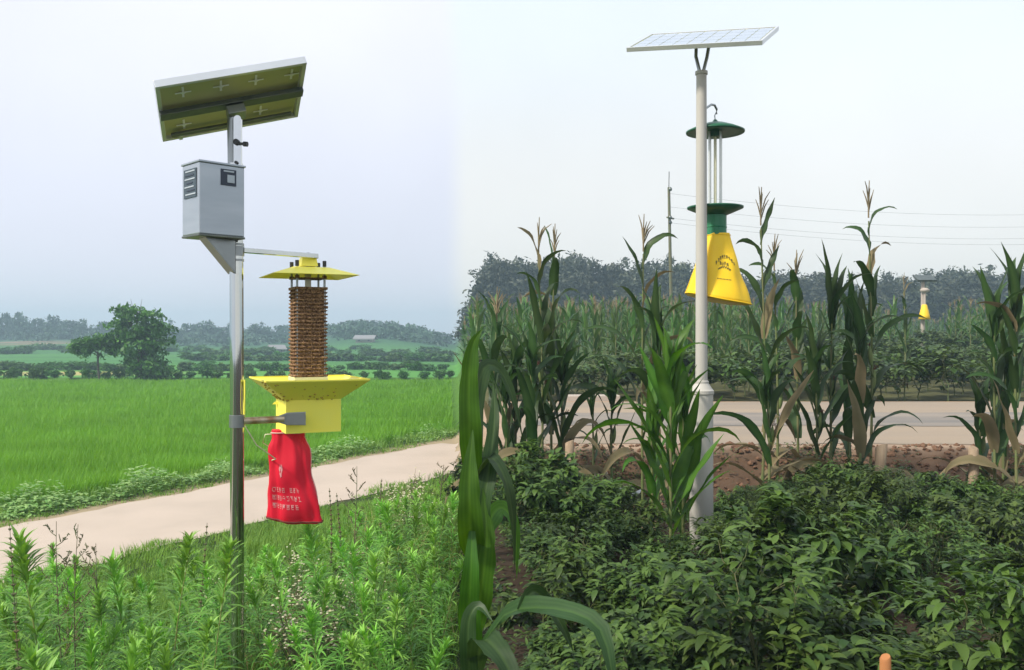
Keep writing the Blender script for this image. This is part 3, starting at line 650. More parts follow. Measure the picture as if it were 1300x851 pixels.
# far lamp pole in the field
fd = 45.0; fx = PX(1171.5, fd); gz = h1(fx, fd)
root = empty('far_solar_lamp_pole', (fx, fd, gz)); tag(root, 'small distant pole with a grey solar panel above the bushes across the road', 'pole')
MB().tube([(fx, fd, gz - .2), (fx, fd, PZ(405, fd)), (fx, fd, PZ(356, fd))], [.11, .10, .085], 10).build('pole', M['concrete'], root)
MB().box((fx + .1, fd, PZ(353.5, fd)), (.95, .6, .10), rot_x(.5)).build('solar_panel', M['rail'], root)
MB().lathe((fx, fd - .22, 0), [(.1, PZ(366, fd)), (.22, PZ(368, fd)), (.22, PZ(370, fd)), (.1, PZ(372, fd))], 14).build('lamp_cap', M['concrete'], root)
MB().lathe((fx, fd - .22, 0), [(.06, PZ(388, fd)), (.06, PZ(372, fd))], 10).build('lamp_body', M['concrete'], root)
bg_ = MB().lathe((fx - .02, fd - .22, 0), [(.05, PZ(406, fd)), (.28, PZ(405.5, fd)), (.25, PZ(401, fd)), (.13, PZ(388, fd)), (.1, PZ(387, fd))], 14).build('far_yellow_bag', M['ybag'], None, (fx, fd - .22, PZ(406, fd)))
tag(bg_, 'tiny yellow bag hanging on the distant lamp pole', 'bag')

# ------------------------------------------------------------------ utility pole, wires, stakes, slabs, far houses
ud = 60.0; ux = PX(851, ud); uz = h1(ux, ud)
root = empty('utility_pole', (ux, ud, uz)); tag(root, 'thin distant utility pole rising above the treeline behind the corn', 'pole')
MB().tube([(ux + .12, ud, uz - .3), (ux - .1, ud, PZ(238, ud))], [.13, .09], 10).build('pole', M['drystem'], root)
MB().tube([(ux - .1, ud, PZ(240, ud)), (ux - .08, ud, PZ(218, ud))], .03, 6).build('lightning_rod', M['wire'], root)
MB().box((ux, ud, PZ(277, ud)), (.9, .1, .1), rot_z(.9)).build('cross_arm', M['drystem'], root)
for yy in (241, 277, 283):
    MB().lathe((ux - .02, ud - .12, 0), [(.06, PZ(yy + 2, ud)), (.12, PZ(yy + 1, ud)), (.12, PZ(yy - 1, ud)), (.05, PZ(yy - 3, ud))], 8).build('insulator', M['rail'], root)
for k, (y0, y1) in enumerate(((263, 283), (277, 298), (283, 306), (246, 268))):
    a = np.array([ux, ud, PZ(y0, ud)]); b = np.array([PX(1420, 74), 74, PZ(y1, 74)])
    pts = [a + (b - a) * t - np.array([0, 0, .8 * 4 * t * (1 - t)]) for t in np.linspace(0, 1, 20)]
    o = MB().tube(pts, .007, 5).build('overhead_wire', M['wire'], None, a)
    tag(o, ['upper middle', 'third', 'lowest', 'topmost'][k] + ' of the thin overhead wires crossing the pale sky on the right', 'wire', 'overhead wires on the utility pole')

def stake(px, py0, py1, d, r, m, label, lean=(0, 0)):
    x = PX(px, d); z1 = PZ(py0, d); z0 = h1(x, d) - .1; rr = random.Random(px); mb = MB()
    th = np.linspace(0, 2 * np.pi, 12, endpoint=False); rings = []
    for t in np.linspace(0, 1, 6):
        q = r * (1 - .08 * t) * (1 + .05 * rr.uniform(-1, 1))
        rings.append([np.array([x + lean[0] * t + q * math.cos(a), d + lean[1] * t + q * math.sin(a), z0 + (z1 - z0) * t + (.02 * r / .05 * math.cos(a + px) if t == 1 else 0)]) for a in th])
    top = rings[-1]; c = np.mean(top, 0); rings.append([c + (p - c) * .82 + (0, 0, .006) for p in top])
    mb.rings(rings); o = mb.build('wooden_stake', m, None, (x, d, z0 + .1)); tag(o, label, 'stake')
stake(723, 561, 610, 8.9, .048, M['wood'], 'pale wooden stake among pepper plants left of the fresh corn clump')
stake(1113, 566, 628, 9.2, .062, M['wood'], 'thick leaning wooden stake beside the tallest corn plant', (.05, 0))
stake(1236, 569, 625, 9.1, .052, M['wood'], 'pale wooden stake near the corn at the right edge')
stake(617, 560, 620, 9.6, .075, M['wood'], 'broad grey wooden stake nearest the left rice path side of the road')
stake(1124, 836, 851, 3.0, .021, M['wood2'], 'orange brown stake tip at the bottom among the nearest pepper leaves')
sd_ = 19.1; sx_ = PX(752, sd_)
MB().box((sx_, sd_, h1(sx_, sd_) + .10), (1.15, .4, .16), rot_z(.04)).build('concrete_slab', M['concrete'], None, (sx_, sd_, h1(sx_, sd_)), bevel=.02)
tag(bpy.data.objects['concrete_slab'], 'low pale concrete slab on the far side of the road', 'slab')
for k, (px, d, L_, lab) in enumerate(((752, 10.6, .36, 'long pale board lying on the near road bank left of the fresh corn'),)):
    o = MB().box((PX(px, d), d, h1(PX(px, d), d) + .04), (L_, .09, .04), rot_z(.06)).build('board', M['concrete'], None, (PX(px, d), d, h1(PX(px, d), d))); tag(o, lab, 'board')
mb = MB(); r0 = np.random.default_rng(4); px_, d_ = PX(795, 10.2), 10.2; zz = h1(px_, d_)
g = np.array([[(px_ + i * .05 - .17, d_ + j * .05 - .1, zz + .06 + .05 * r0.random() + .04 * math.sin(i)) for j in range(5)] for i in range(8)]).reshape(-1, 3)
i_ = (np.arange(7)[:, None] * 5 + np.arange(4)[None]).ravel(); mb.add(g, np.stack([i_, i_ + 5, i_ + 6, i_ + 1], 1))
o = mb.build('plastic_film', M['plastic'], None, (px_, d_, zz)); tag(o, 'crumpled white plastic film on the bank left of the fresh corn', 'plastic')

def house(px, d, w_, dp, hw_, hr, label, rz=0.0, lean=False):
    x = PX(px, d); z = h1(x, d); rt = empty('farm_building', (x, d, z)); tag(rt, label, 'building'); Rz = rot_z(rz); o0 = np.array([x, d, z])
    q = lambda a, b, c: o0 + Rz @ np.array([a, b, c])
    MB().box(q(0, 0, hw_ / 2 - .3), (w_, dp, hw_ + .6), Rz).build('wall', M['housewall'], rt)
    e = .5; mb = MB()
    pr = [(-dp / 2 - e, hw_ - .1), (0, hw_ + hr), (dp / 2 + e, hw_ - .1), (dp / 2 + e, hw_ + .12), (0, hw_ + hr + .22), (-dp / 2 - e, hw_ + .12)]
    mb.rings([[q(-w_ / 2 - e, a, b) for a, b in pr], [q(w_ / 2 + e, a, b) for a, b in pr]], smooth=False); mb.build('roof', M['houseroof'], rt)
    for k in (-.3, .3): MB().box(q(k * w_, -dp / 2 - .02, hw_ * .55), (w_ * .14, .06, hw_ * .4), Rz).build('window', M['window'], rt)
house(464, 176, 3.2, 4, .5, .6, 'pale roofed farm building in the distance right of the brown insect grid')
house(351, 150, 1.8, 2.4, .45, .6, 'small distant shed with slanting pale roof just left of the insect grid', .5)

# ------------------------------------------------------------------ trees
def crown_leaves(lobes, nclump, nper, spread, size, seed, flat=.0):
    r0 = np.random.default_rng(seed); V = []; T = []
    vol = np.array([l[3] * l[4] * l[5] for l in lobes]); pk = r0.choice(len(lobes), nclump, p=vol / vol.sum())
    cen = []
    for k in pk:
        l = lobes[k]; v = r0.normal(size=3); v /= np.linalg.norm(v); r = r0.uniform(.35, 1) ** .5
        cen.append(np.array(l[:3]) + v * r * np.array(l[3:6]))
    cen = np.array(cen); ct = r0.uniform(0, 1, nclump)
    p = np.repeat(cen, nper, 0) + r0.normal(size=(nclump * nper, 3)) * spread * np.array([1, 1, .7])
    n = len(p); a = r0.normal(size=(n, 3)); a /= np.linalg.norm(a, axis=1)[:, None]; b = r0.normal(size=(n, 3)); b[:, 2] *= .5
    b -= (a * b).sum(1)[:, None] * a; b /= np.linalg.norm(b, axis=1)[:, None]
    s_ = size * r0.uniform(.6, 1.4, n)[:, None]
    q = np.stack([p - a * s_, p + b * s_ * .45, p + a * s_, p - b * s_ * .45], 1)
    T = np.clip(np.repeat(ct, nper) * .6 + r0.uniform(0, .4, n), 0, 1)
    return q.reshape(-1, 3), np.arange(n * 4).reshape(-1, 4), np.repeat(T, 4)
def limbs(mb, base, tips, r0_, seed, trunk_top):
    rr = random.Random(seed); base = np.array(base, float); tt = np.array(trunk_top, float)
    mb.tube([base - (0, 0, .3), base + (tt - base) * .5 + np.array([rr.uniform(-.1, .1), 0, 0]), tt], [r0_ * 1.15, r0_ * .85, r0_ * .6], 9)
    for t in tips:
        t = np.array(t, float); s_ = base + (tt - base) * rr.uniform(.55, 1); m_ = (s_ + t) / 2 + np.array([rr.uniform(-.15, .15), rr.uniform(-.15, .15), .12])
        mb.tube([s_, m_, t], [r0_ * .45, r0_ * .28, r0_ * .08], 6)
        for _ in range(3):
            e_ = t + np.array([rr.uniform(-.5, .5), rr.uniform(-.5, .5), rr.uniform(-.1, .5)]); mb.tube([m_, (m_ + e_) / 2 + (0, 0, .05), e_], [r0_ * .2, r0_ * .12, r0_ * .04], 5)
def tree(name, label, px, d, pxlobes, trunk_px, trunk_r, top_py, nclump, nper, spread, size, seed, tips):
    x = PX(trunk_px, d); z = h1(x, d); rt = empty(name, (x, d, z)); tag(rt, label, 'tree')
    lobes = []
    for (lx, ly, rx_, rz2) in pxlobes: lobes.append((PX(lx, d), d + random.uniform(-.3, .3), PZ(ly, d), rx_ / F * d, rx_ / F * d * .9, rz2 / F * d))
    mb = MB(); limbs(mb, (x, d, z), [(PX(a, d), d + random.uniform(-.5, .5), PZ(b, d)) for a, b in tips], trunk_r, seed, (PX(top_py[0], d), d, PZ(top_py[1], d))); mb.build('trunk', M['bark'], rt)
    V, Fq, T = crown_leaves(lobes, nclump, nper, spread, size, seed); c = MB().add(V, Fq, T, smooth=False).build('crown', M['treeleaf'], rt)
tree('broadleaf_tree', 'large round dark green tree at the far edge of the rice field', 178, 55, [(178, 412, 30, 24), (160, 400, 24, 12), (200, 430, 22, 22), (165, 440, 30, 20), (185, 465, 28, 20), (205, 472, 16, 14), (148, 425, 14, 20), (150, 392, 12, 6), (205, 412, 12, 14)], 176, .16, (178, 430), 300, 20, .15, .15, 5, [(150, 395), (200, 405), (178, 390), (205, 435), (150, 440), (170, 410), (190, 460), (210, 470)])
tree('broadleaf_tree', 'small slender tree leaning on the left side of the large round tree', 115, 54.3, [(112, 437, 20, 9), (98, 443, 11, 6), (128, 432, 16, 7), (130, 448, 12, 9), (108, 447, 10, 6)], 127, .075, (124, 447), 100, 18, .13, .13, 8, [(95, 441), (110, 434), (128, 430), (138, 442), (104, 448)])

def tree_proto(h_, w_, seed, m, conical, nclump=70, nper=9, size=.34):
    r0 = np.random.default_rng(seed); lobes = []
    for k in range(6):
        t = k / 5; rr = w_ / 2 * ((1 - .72 * t ** 1.3) if conical else (.55 + .45 * math.sin(math.pi * (t * .8 + .15))))
        lobes.append((r0.uniform(-.2, .2) * w_ * (1 - t), r0.uniform(-.2, .2) * w_ * (1 - t), h_ * (.12 + .80 * t), rr, rr, h_ * .12))
    V, Fq, T = crown_leaves(lobes, nclump, nper, w_ * .09, size, seed)
    cm = MB().add(V, Fq, T, smooth=False).mesh('crown', m)
    mb = MB(); mb.tube([(0, 0, -.5), (.05, 0, h_ * .4), (0, .05, h_ * .85)], [h_ * .022, h_ * .016, h_ * .005], 6)
    for k in range(5):
        a = k * 1.3; mb.tube([(0, 0, h_ * (.25 + .1 * k)), (math.cos(a) * w_ * .2, math.sin(a) * w_ * .2, h_ * (.34 + .1 * k))], [h_ * .008, h_ * .003], 4)
    return cm, mb.mesh('trunk', M['bark'])
def plant_tree(name, proto, x, y, rz, s, label, group, cat='tree'):
    rt = empty(name, (x, y, h1(x, y)), rz); rt.scale = s; tag(rt, label, cat, group)
    link_mesh('trunk', proto[1], rt); link_mesh('crown', proto[0], rt)
# right: dark hazy treeline behind the corn
pop = [tree_proto(9, 4.6, 20 + k, M['poplar'], k % 2 == 0, 190, 26, .27) for k in range(5)]
rr = random.Random(5)
def zr_(px):
    for lim, t in ((665, 'left of the twin-tassel corn'), (745, 'near the twin-tassel corn'), (830, 'left of the fresh corn'), (905, 'beside the cream pole'), (965, 'below the yellow bag'), (1045, 'right of the wavy stalked corn'), (1120, 'by the tallest corn'), (1200, 'below the distant lamp'), (1255, 'left of the right edge corn')):
        if px < lim: return t
    return 'at the right edge'
def zl_(px):
    for lim, t in ((60, 'at the left edge'), (150, 'below the pair of trees'), (240, 'well left of the steel pole'), (300, 'just left of the pole'), (370, 'just right of the pole'), (450, 'below the red bag'), (520, 'right of the red bag')):
        if px < lim: return t
    return 'near the picture middle'
def skyline(px):
    return float(np.interp(px, [575, 600, 625, 650, 700, 730, 780, 830, 870, 960, 1020, 1080, 1150, 1200, 1240, 1270, 1300, 1340], [352, 340, 338, 343, 344, 340, 339, 340, 344, 358, 354, 363, 360, 354, 350, 354, 356, 350]))
k = 0
for row, d0 in enumerate((103, 109, 115)):
    px = (611, 616, 622)[row]
    while px < 1345:
        d = d0 + rr.uniform(-2, 2); x = PX(px, d); top = skyline(px) + rr.uniform(-8, 11) + (6, 2, 0)[row]
        hgt = PZ(top, d) - h1(x, d); wsc = rr.uniform(.85, 1.15) * (.95 if px < 620 else 1)
        plant_tree('treeline_tree', pop[k % 5], x, d, rr.uniform(0, 6), (wsc, wsc, hgt / 8.6), ('front', 'middle', 'back')[row] + ' row dark hazy tree of the far treeline ' + zr_(px), 'trees of the right hand treeline'); k += 1
        px += rr.uniform(15, 24)
# left: small trees along the ridge
hil = [tree_proto(5, 3.8, 40 + k, M['farleaf'], k == 3, 60, 10, .42) for k in range(5)]
def ridge(px): return float(np.interp(px, [-30, 0, 40, 90, 130, 220, 300, 350, 420, 470, 500, 530, 560, 575], [408, 402, 404, 409, 411, 411, 414, 414, 410, 411, 417, 424, 428, 429]))
px = -25; k = 0
while px < 574:
    d = 232 + rr.uniform(-14, 14); x = PX(px, d); top = ridge(px) + rr.uniform(-3, 7); hgt = max(2.6, PZ(top, d) - h1(x, d)); ws = rr.uniform(.7, 1.25)
    plant_tree('ridge_tree', hil[k % 5], x, d, rr.uniform(0, 6), (ws, ws, hgt / 4.8), 'small bluish hazy tree on the distant wooded ridge, ' + zl_(px), 'trees on the left hand ridge'); k += 1
    px += rr.uniform(5, 10)
# denser dark wood on the right half of the ridge and scrub in front of it: one mass
lob = []
for q in range(150):
    px = rr.uniform(-20, 568) if q > 60 else rr.uniform(430, 560); d = rr.uniform(185, 226); x = PX(px, d); lob.append((x, d, h1(x, d) + rr.uniform(.4, 1.6), rr.uniform(1.5, 4), rr.uniform(1.5, 3), rr.uniform(.7, 1.7)))
V, Fq, T = crown_leaves(lob, 900, 9, .5, .5, 77)
o = MB().add(V, Fq, T, smooth=False).build('hillside_scrub', M['farleaf']); tag(o, 'bluish scrub and woodland covering the distant hillside', 'scrub', kind='stuff')
# hedge bushes between the fields
def bush_proto(seed, w_, h_, m, nc=46, nper=12, size=.13):
    r0 = np.random.default_rng(seed); lobes = [(r0.uniform(-.3, .3) * w_, r0.uniform(-.2, .2) * w_, h_ * r0.uniform(.3, .6), w_ * r0.uniform(.25, .4), w_ * .3, h_ * .4) for _ in range(4)]
    V, Fq, T = crown_leaves(lobes, nc, nper, w_ * .08, size, seed); V[:, 2] = np.maximum(V[:, 2], -.05); mb = MB()
    for a in range(4): mb.tube([(0, 0, -.1), (math.cos(a * 1.6) * w_ * .15, math.sin(a * 1.6) * w_ * .15, h_ * .6)], [.03, .01], 5)
    return MB().add(V, Fq, T, smooth=False).mesh('foliage', m), mb.mesh('stem', M['bark'])
bp = [bush_proto(60 + k, 1.3, .9, M['bush']) for k in range(5)]
def bush(proto, x, y, s, label, group):
    rt = empty('hedge_bush', (x, y, h1(x, y)), rr.uniform(0, 6)); rt.scale = s; tag(rt, label, 'bush', group); link_mesh('stem', proto[1], rt); link_mesh('foliage', proto[0], rt)
k = 0; px = -15
while px < 575:
    d = 55.4 + rr.uniform(-.5, .6); s_ = rr.uniform(.45, .85) if 150 > px or px > 250 else rr.uniform(.3, .6)
    if px > 310: s_ *= .75
    bush(bp[k % 5], PX(px, d), d, (s_ * 1.3, s_, s_), 'low green bush edging the rice field, ' + zl_(px), 'bushes edging the rice field'); k += 1; px += rr.uniform(10, 26)
px = -15
while px < 575:
    d = 74 + rr.uniform(-2, 2); s_ = rr.uniform(.6, 1.1); bush(bp[k % 5], PX(px, d), d, (s_ * 1.6, s_, s_ * .8), 'green bush in the second hedge beyond the rice, ' + zl_(px), 'bushes of the second hedge'); k += 1; px += rr.uniform(9, 24)
px = 250
while px < 575:
    d = 100 + rr.uniform(-3, 3); s_ = rr.uniform(.8, 1.5); bush(bp[k % 5], PX(px, d), d, (s_ * 1.8, s_, s_ * .8), 'dark green bush in the third hedge beyond the rice, ' + zl_(px), 'bushes of the third hedge'); k += 1; px += rr.uniform(9, 17)
px = -15
while px < 575:
    d = rr.choice((128, 150)) + rr.uniform(-5, 5); s_ = rr.uniform(.9, 1.7); bush(bp[k % 5], PX(px, d), d, (s_ * 2.2, s_, s_ * .8), 'hazy bush on the terraces below the ridge, ' + zl_(px), 'bushes on the far terraces'); k += 1; px += rr.uniform(8, 18)

# ------------------------------------------------------------------ rice and grasses (nobody could count them)
def blades(n, xy, hgt, wid, nb, lean, m, name, label, cat, seg=2, jit=.05, sc_d=True):
    x = np.repeat(xy[:, 0], nb) + RNG.normal(0, jit, n * nb); y = np.repeat(xy[:, 1], nb) + RNG.normal(0, jit, n * nb); k = n * nb
    z = H(x, y) - .02; hh = np.repeat(hgt, nb) * RNG.uniform(.65, 1.15, k); ww = np.repeat(wid, nb) * RNG.uniform(.7, 1.3, k)
    V, Fq, T = leaves(np.stack([x, y, z], 1), RNG.uniform(0, 6.28, k), RNG.uniform(1.15, 1.5, k), RNG.uniform(1.4 - lean, 1.3, k), hh, ww, seg, PR_BLADE, 0, 1.4, cols=2)
    T = np.clip(np.repeat(np.repeat(RNG.uniform(0, .6, n), nb), (seg + 1) * 2) + T * .4, 0, 1)
    o = MB().add(V, Fq, T).build(name, m); tag(o, label, cat, kind='stuff'); return o
def scatter_fan(n, d0, d1, p0, p1, pw=1.0):
    d = d0 * (d1 / d0) ** (RNG.uniform(0, 1, n) ** pw); px = RNG.uniform(p0, p1, n); return np.stack([PX(px, d), d], 1)
xy = scatter_fan(64000, 12.5, 54, -120, 572); nn2 = pathn(xy[:, 0], xy[:, 1])
edge_ = -1.55 + .25 * np.sin(xy[:, 1] * 1.7)
xy = xy[(nn2 < edge_) & (xy[:, 0] + K * xy[:, 1] < -.05)]
gapn = np.sin(xy[:, 1] * .55 + .25 * np.sin(xy[:, 0] * .4)); xy = xy[(gapn < .93) | (RNG.random(len(xy)) < .35)]
blades(len(xy), xy, .40 * (1 + .16 * np.sin(xy[:, 0] * .9 + 2 * np.sin(xy[:, 1] * .21)) * np.sin(xy[:, 1] * .37) + .10 * np.sin(xy[:, 1] * 2.1)), .006 + .00062 * xy[:, 1], 5, .9, M['rice'], 'rice_crop', 'bright green rice crop filling the field beyond the pale path', 'rice', jit=.045)
# verge grass along both sides of the path and the bank
xy = scatter_fan(36000, 2.6, 27, -60, 583); n2 = pathn(xy[:, 0], xy[:, 1]); ok = ((n2 > 2.86 + .12 * np.sin(xy[:, 1] * 3) + .06 * np.sin(xy[:, 1] * 11)) | ((n2 < -.12 + .15 * np.sin(xy[:, 1] * 2.1)) & (n2 > -2.3))) & (xy[:, 0] + K * xy[:, 1] < .0)
xy = xy[ok]; n2 = n2[ok]
clump = .6 + .4 * np.sin(xy[:, 0] * 3.1 + np.sin(xy[:, 1] * 2.3)) * np.sin(xy[:, 1] * 2.6 + .6)
hg = np.where(n2 < 0, .09 + .22 * sm(-.2, -1, n2) * clump, (.15 + .18 * sm(3.2, 5.0, n2) * sm(6.0, 10, xy[:, 1])) * clump * 1.3)
blades(len(xy), xy, hg, .004 + .0007 * xy[:, 1], 6, 1.6, M['grass'], 'verge_grass', 'short green grass on the banks along the pale path', 'grass', jit=.05)
xy = scatter_fan(2600, 3.0, 20, 150, 581); n2 = pathn(xy[:, 0], xy[:, 1]); pxx = xy[:, 0] / xy[:, 1] * F + 650
ok = (n2 > 3.3) & (np.exp(-((pxx - 400) / 70) ** 2 - ((xy[:, 1] - 6.5) / 1.6) ** 2) + .8 * np.exp(-((pxx - 530) / 40) ** 2 - ((xy[:, 1] - 10) / 2.5) ** 2) > RNG.random(len(xy)) * .9)
xy = xy[ok]; blades(len(xy), xy, .36 * np.ones(len(xy)), .004 + .0004 * xy[:, 1], 7, 2.2, M['straw'], 'dry_grass', 'dry straw coloured grass in the middle of the left verge', 'grass', jit=.06)
# broad-leaved ground cover on the far verge
xy = scatter_fan(9000, 12, 25, -60, 578); n2 = pathn(xy[:, 0], xy[:, 1]); ok = (n2 < -.35) & (n2 > -1.9) & (np.sin(xy[:, 1] * 1.9) + np.sin(xy[:, 0] * 2.7) > -.7) & (xy[:, 0] + K * xy[:, 1] < -.1); xy = xy[ok]
k = 5; b_ = np.repeat(xy, k, 0) + RNG.normal(0, .06, (len(xy) * k, 2)); zb_ = H(b_[:, 0], b_[:, 1]) + RNG.uniform(.02, .42, len(b_)) * np.clip(.5 + .6 * np.sin(b_[:, 1] * 1.9 + b_[:, 0]) * np.sin(b_[:, 0] * 2.3 + 1), .12, 1)
V, Fq, T = leaves(np.column_stack([b_, zb_]), RNG.uniform(0, 6.28, len(b_)), RNG.uniform(-.1, .8, len(b_)), RNG.uniform(-.7, .1, len(b_)), RNG.uniform(.06, .13, len(b_)), RNG.uniform(.045, .08, len(b_)), 2, PR_LANCE, .2, cols=2)
o = MB().add(V, Fq, T).build('verge_ground_cover', M['verge']); tag(o, 'pale broad-leaved ground cover between the path and the rice', 'ground cover', kind='stuff')
# clods on the road bank
mb = MB(); r0 = np.random.default_rng(8); ico = np.array([(0, 0, 1), (.9, 0, .3), (.28, .85, .3), (-.73, .53, .3), (-.73, -.53, .3), (.28, -.85, .3), (.73, .53, -.4), (-.28, .85, -.4), (-.9, 0, -.4), (-.28, -.85, -.4), (.73, -.53, -.4)])
icf = [(0, 1, 2), (0, 2, 3), (0, 3, 4), (0, 4, 5), (0, 5, 1), (1, 6, 2), (2, 6, 7), (2, 7, 3), (3, 7, 8), (3, 8, 4), (4, 8, 9), (4, 9, 5), (5, 9, 10), (5, 10, 1), (1, 10, 6)]
for q in range(1500):
    x = r0.uniform(-.2, 7.5); y = r0.uniform(9.3, 11.3); s_ = r0.uniform(.012, .042) * (1.5 if r0.random() < .1 else 1)
    v = ico * s_ * r0.uniform(.7, 1.3, (11, 1)) * np.array([1.2, 1, .8]); v = v @ rot_z(r0.uniform(0, 6)).T; mb.add(v + np.array([x, y, h1(x, y) + s_ * .1]), icf, tint=r0.random(), smooth=False)
o = mb.build('earth_clods', M['clod']); tag(o, 'reddish brown earth clods on the bank below the road', 'earth', kind='stuff')

# ------------------------------------------------------------------ weeds on the left verge
def weed_proto(seed, h_, nl, L_, W_, m, up0=.9, up1=.2, top=True):
    r0 = np.random.default_rng(seed); bend = r0.uniform(-.16, .16, 2)
    def ax(t): return np.stack([bend[0] * t ** 2, bend[1] * t ** 2, h_ * t], -1)
    t = np.sort(np.concatenate([r0.uniform(.12, 1, int(nl * .72)), r0.uniform(.82, 1.0, nl - int(nl * .72))]))
    az = np.arange(nl) * 2.4 + r0.uniform(-.4, .4, nl)
    ln = L_ * (1.05 - .55 * np.clip((t - .55) / .45, 0, 1)) * r0.uniform(.75, 1.2, nl)
    e0 = .45 + .80 * t ** 4 + r0.uniform(-.35, .35, nl); e1 = e0 - r0.uniform(.3, 1.7, nl) * (1 - .3 * t)
    V, Fq, T = leaves(ax(t), az, e0, e1, ln, W_ * r0.uniform(.8, 1.2, nl), 4, PR_LANCE, .3, 1.2)
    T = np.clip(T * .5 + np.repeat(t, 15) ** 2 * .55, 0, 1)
    fm = MB().add(V, Fq, T).mesh('foliage', m)
    tt = np.linspace(0, 1, 6); sm_ = MB().tube(ax(tt) - (0, 0, .03), .0045 - .003 * tt, 5).mesh('stem', M['weedstem'])
    return fm, sm_
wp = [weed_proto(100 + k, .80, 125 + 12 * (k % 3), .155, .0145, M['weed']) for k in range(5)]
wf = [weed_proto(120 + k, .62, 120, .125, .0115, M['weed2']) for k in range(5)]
def plant(name, proto, x, y, rz, s, label, cat, group=None, tilt=0.0):
    rt = empty(name, (x, y, h1(x, y)), rz); rt.scale = (s,) * 3; rt.rotation_euler = (tilt * math.cos(rz * 3), tilt * math.sin(rz * 3), rz); tag(rt, label, cat, group)
    link_mesh('stem', proto[1], rt); f_ = link_mesh('foliage', proto[0], rt); f_['kind'] = 'stuff'; return rt
rw = random.Random(21)
def skyl(px): return float(np.interp(px, [-20, 0, 25, 45, 75, 110, 150, 170, 200, 215, 240, 270, 290, 330, 380, 420, 460, 500, 540, 575], [705, 712, 715, 700, 690, 705, 735, 728, 735, 700, 715, 700, 690, 700, 682, 666, 645, 628, 616, 606]))
cnt = 0; pts_ = []
tries = 0
while cnt < 470 and tries < 40000:
    tries += 1
    px = rw.uniform(-25, 572) if rw.random() < .72 else rw.uniform(380, 572); d = 3.0 + (6.8 if px < 400 else 11.5) * rw.random() ** 1.05; x = PX(px, d)
    if pathn(x, d) < (4.3 if px < 380 else 3.5) or x + K * d > -.10: continue
    if any((x - a) ** 2 + (d - b) ** 2 < (.11 + .012 * d) ** 2 for a, b in pts_): continue
    z = h1(x, d); top = PZ(skyl(px) + rw.uniform(-2, 26), d) - z
    if abs(px - 303) < 18 + 190 / d and d < 5.15: continue
    fine = rw.random() < (.72 if px > 430 else .40)
    if abs(px - 400) < 65 and 5.2 < d < 8 and rw.random() < .75: continue
    hb = .62 if fine else .80
    hgt = min(top, rw.uniform(.38, 1.0) * (.8 if fine else 1))
    if hgt < .16: continue
    pts_.append((x, d)); cnt += 1
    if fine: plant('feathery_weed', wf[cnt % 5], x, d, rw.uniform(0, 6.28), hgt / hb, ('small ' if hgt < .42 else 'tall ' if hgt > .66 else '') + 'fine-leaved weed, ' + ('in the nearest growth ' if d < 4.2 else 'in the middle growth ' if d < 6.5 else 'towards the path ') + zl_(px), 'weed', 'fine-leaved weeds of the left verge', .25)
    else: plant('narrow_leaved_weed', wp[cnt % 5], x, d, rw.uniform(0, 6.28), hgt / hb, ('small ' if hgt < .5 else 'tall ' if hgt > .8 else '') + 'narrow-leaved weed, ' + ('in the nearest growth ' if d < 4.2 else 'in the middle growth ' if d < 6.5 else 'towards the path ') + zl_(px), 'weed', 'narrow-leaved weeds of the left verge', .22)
# the ones that stand out against the path
for px, py, d, lab in ((62, 690, 4.6, 'tall narrow-leaved weed rising over the path at the far left'), (165, 714, 5.2, 'narrow-leaved weed with a curled top halfway between left edge and steel pole'), (218, 692, 5.0, 'pointed narrow-leaved weed standing clear of its neighbours over the path'), (268, 690, 4.8, 'tall narrow-leaved weed close to the left side of the steel pole'), (20, 716, 5.4, 'narrow-leaved weed at the extreme left edge beside the spiky seed stalk')):
    x = PX(px, d); plant('narrow_leaved_weed', wp[int(px) % 5], x, d, px * .1, (PZ(py, d) - h1(x, d)) / .8, lab, 'weed', None, .03)
# bare seed stalks against the path
def seed_stalk(px, py, d, kind, label, seed):
    x = PX(px, d); z = h1(x, d); hgt = PZ(py, d) - z; r0 = np.random.default_rng(seed); rt = empty('seed_stalk', (x, d, z)); tag(rt, label, 'weed')
    ax = lambda t: np.array([x + .03 * math.sin(t * 3 + seed), d, z + hgt * t])
    MB().tube([ax(t) for t in np.linspace(-.03, 1, 10)], np.linspace(.005, .0015, 10) * (d / 5), 5).build('stem', M['drystem'], rt)
    mb = MB()
    if kind == 'spike':
        for t in np.arange(.45, 1, .035):
            for q in range(5):
                a = q * 1.256 + t * 9; p = ax(t); e_ = p + np.array([math.cos(a) * .016, math.sin(a) * .016, .012]) * (1.4 - t); mb.tube([p, e_], [.006, .003], 5)
    else:
        for t in np.arange(.35, .98, .045):
            a = r0.uniform(0, 6.28); l_ = .16 * (1.15 - t) + .03; p = ax(t); e_ = p + np.array([math.cos(a) * l_, math.sin(a) * l_ * .6, l_ * .9]); mb.tube([p, (p + e_) / 2 - (0, 0, .01), e_], [.003, .002, .001], 4)
            for q in range(6):
                f_ = .35 + .13 * q; c = p + (e_ - p) * f_; mb.tube([c, c + r0.normal(0, .012, 3) + (0, 0, .012)], [.004, .002], 4)
    mb.build('seed_head', M['drystem'], rt)['kind'] = 'stuff'
seed_stalk(18, 664, 4.4, 'spike', 'dark jointed seed spike standing against the path at the left edge', 1)
seed_stalk(78, 662, 5.0, 'spray', 'thin feathery seed stalk over the path at the left', 2)
seed_stalk(101, 666, 5.0, 'spray', 'taller branching seed stalk right of the feathery one on the left', 3)
seed_stalk(128, 690, 5.3, 'spray', 'short spreading seed stalk right of the two tall ones on the left', 8)
seed_stalk(259, 664, 5.6, 'spike', 'single thin grass spike just left of the steel pole', 4)
seed_stalk(448, 592, 6.6, 'spray', 'bare branching seed stalk standing before the path right of the red bag', 5)
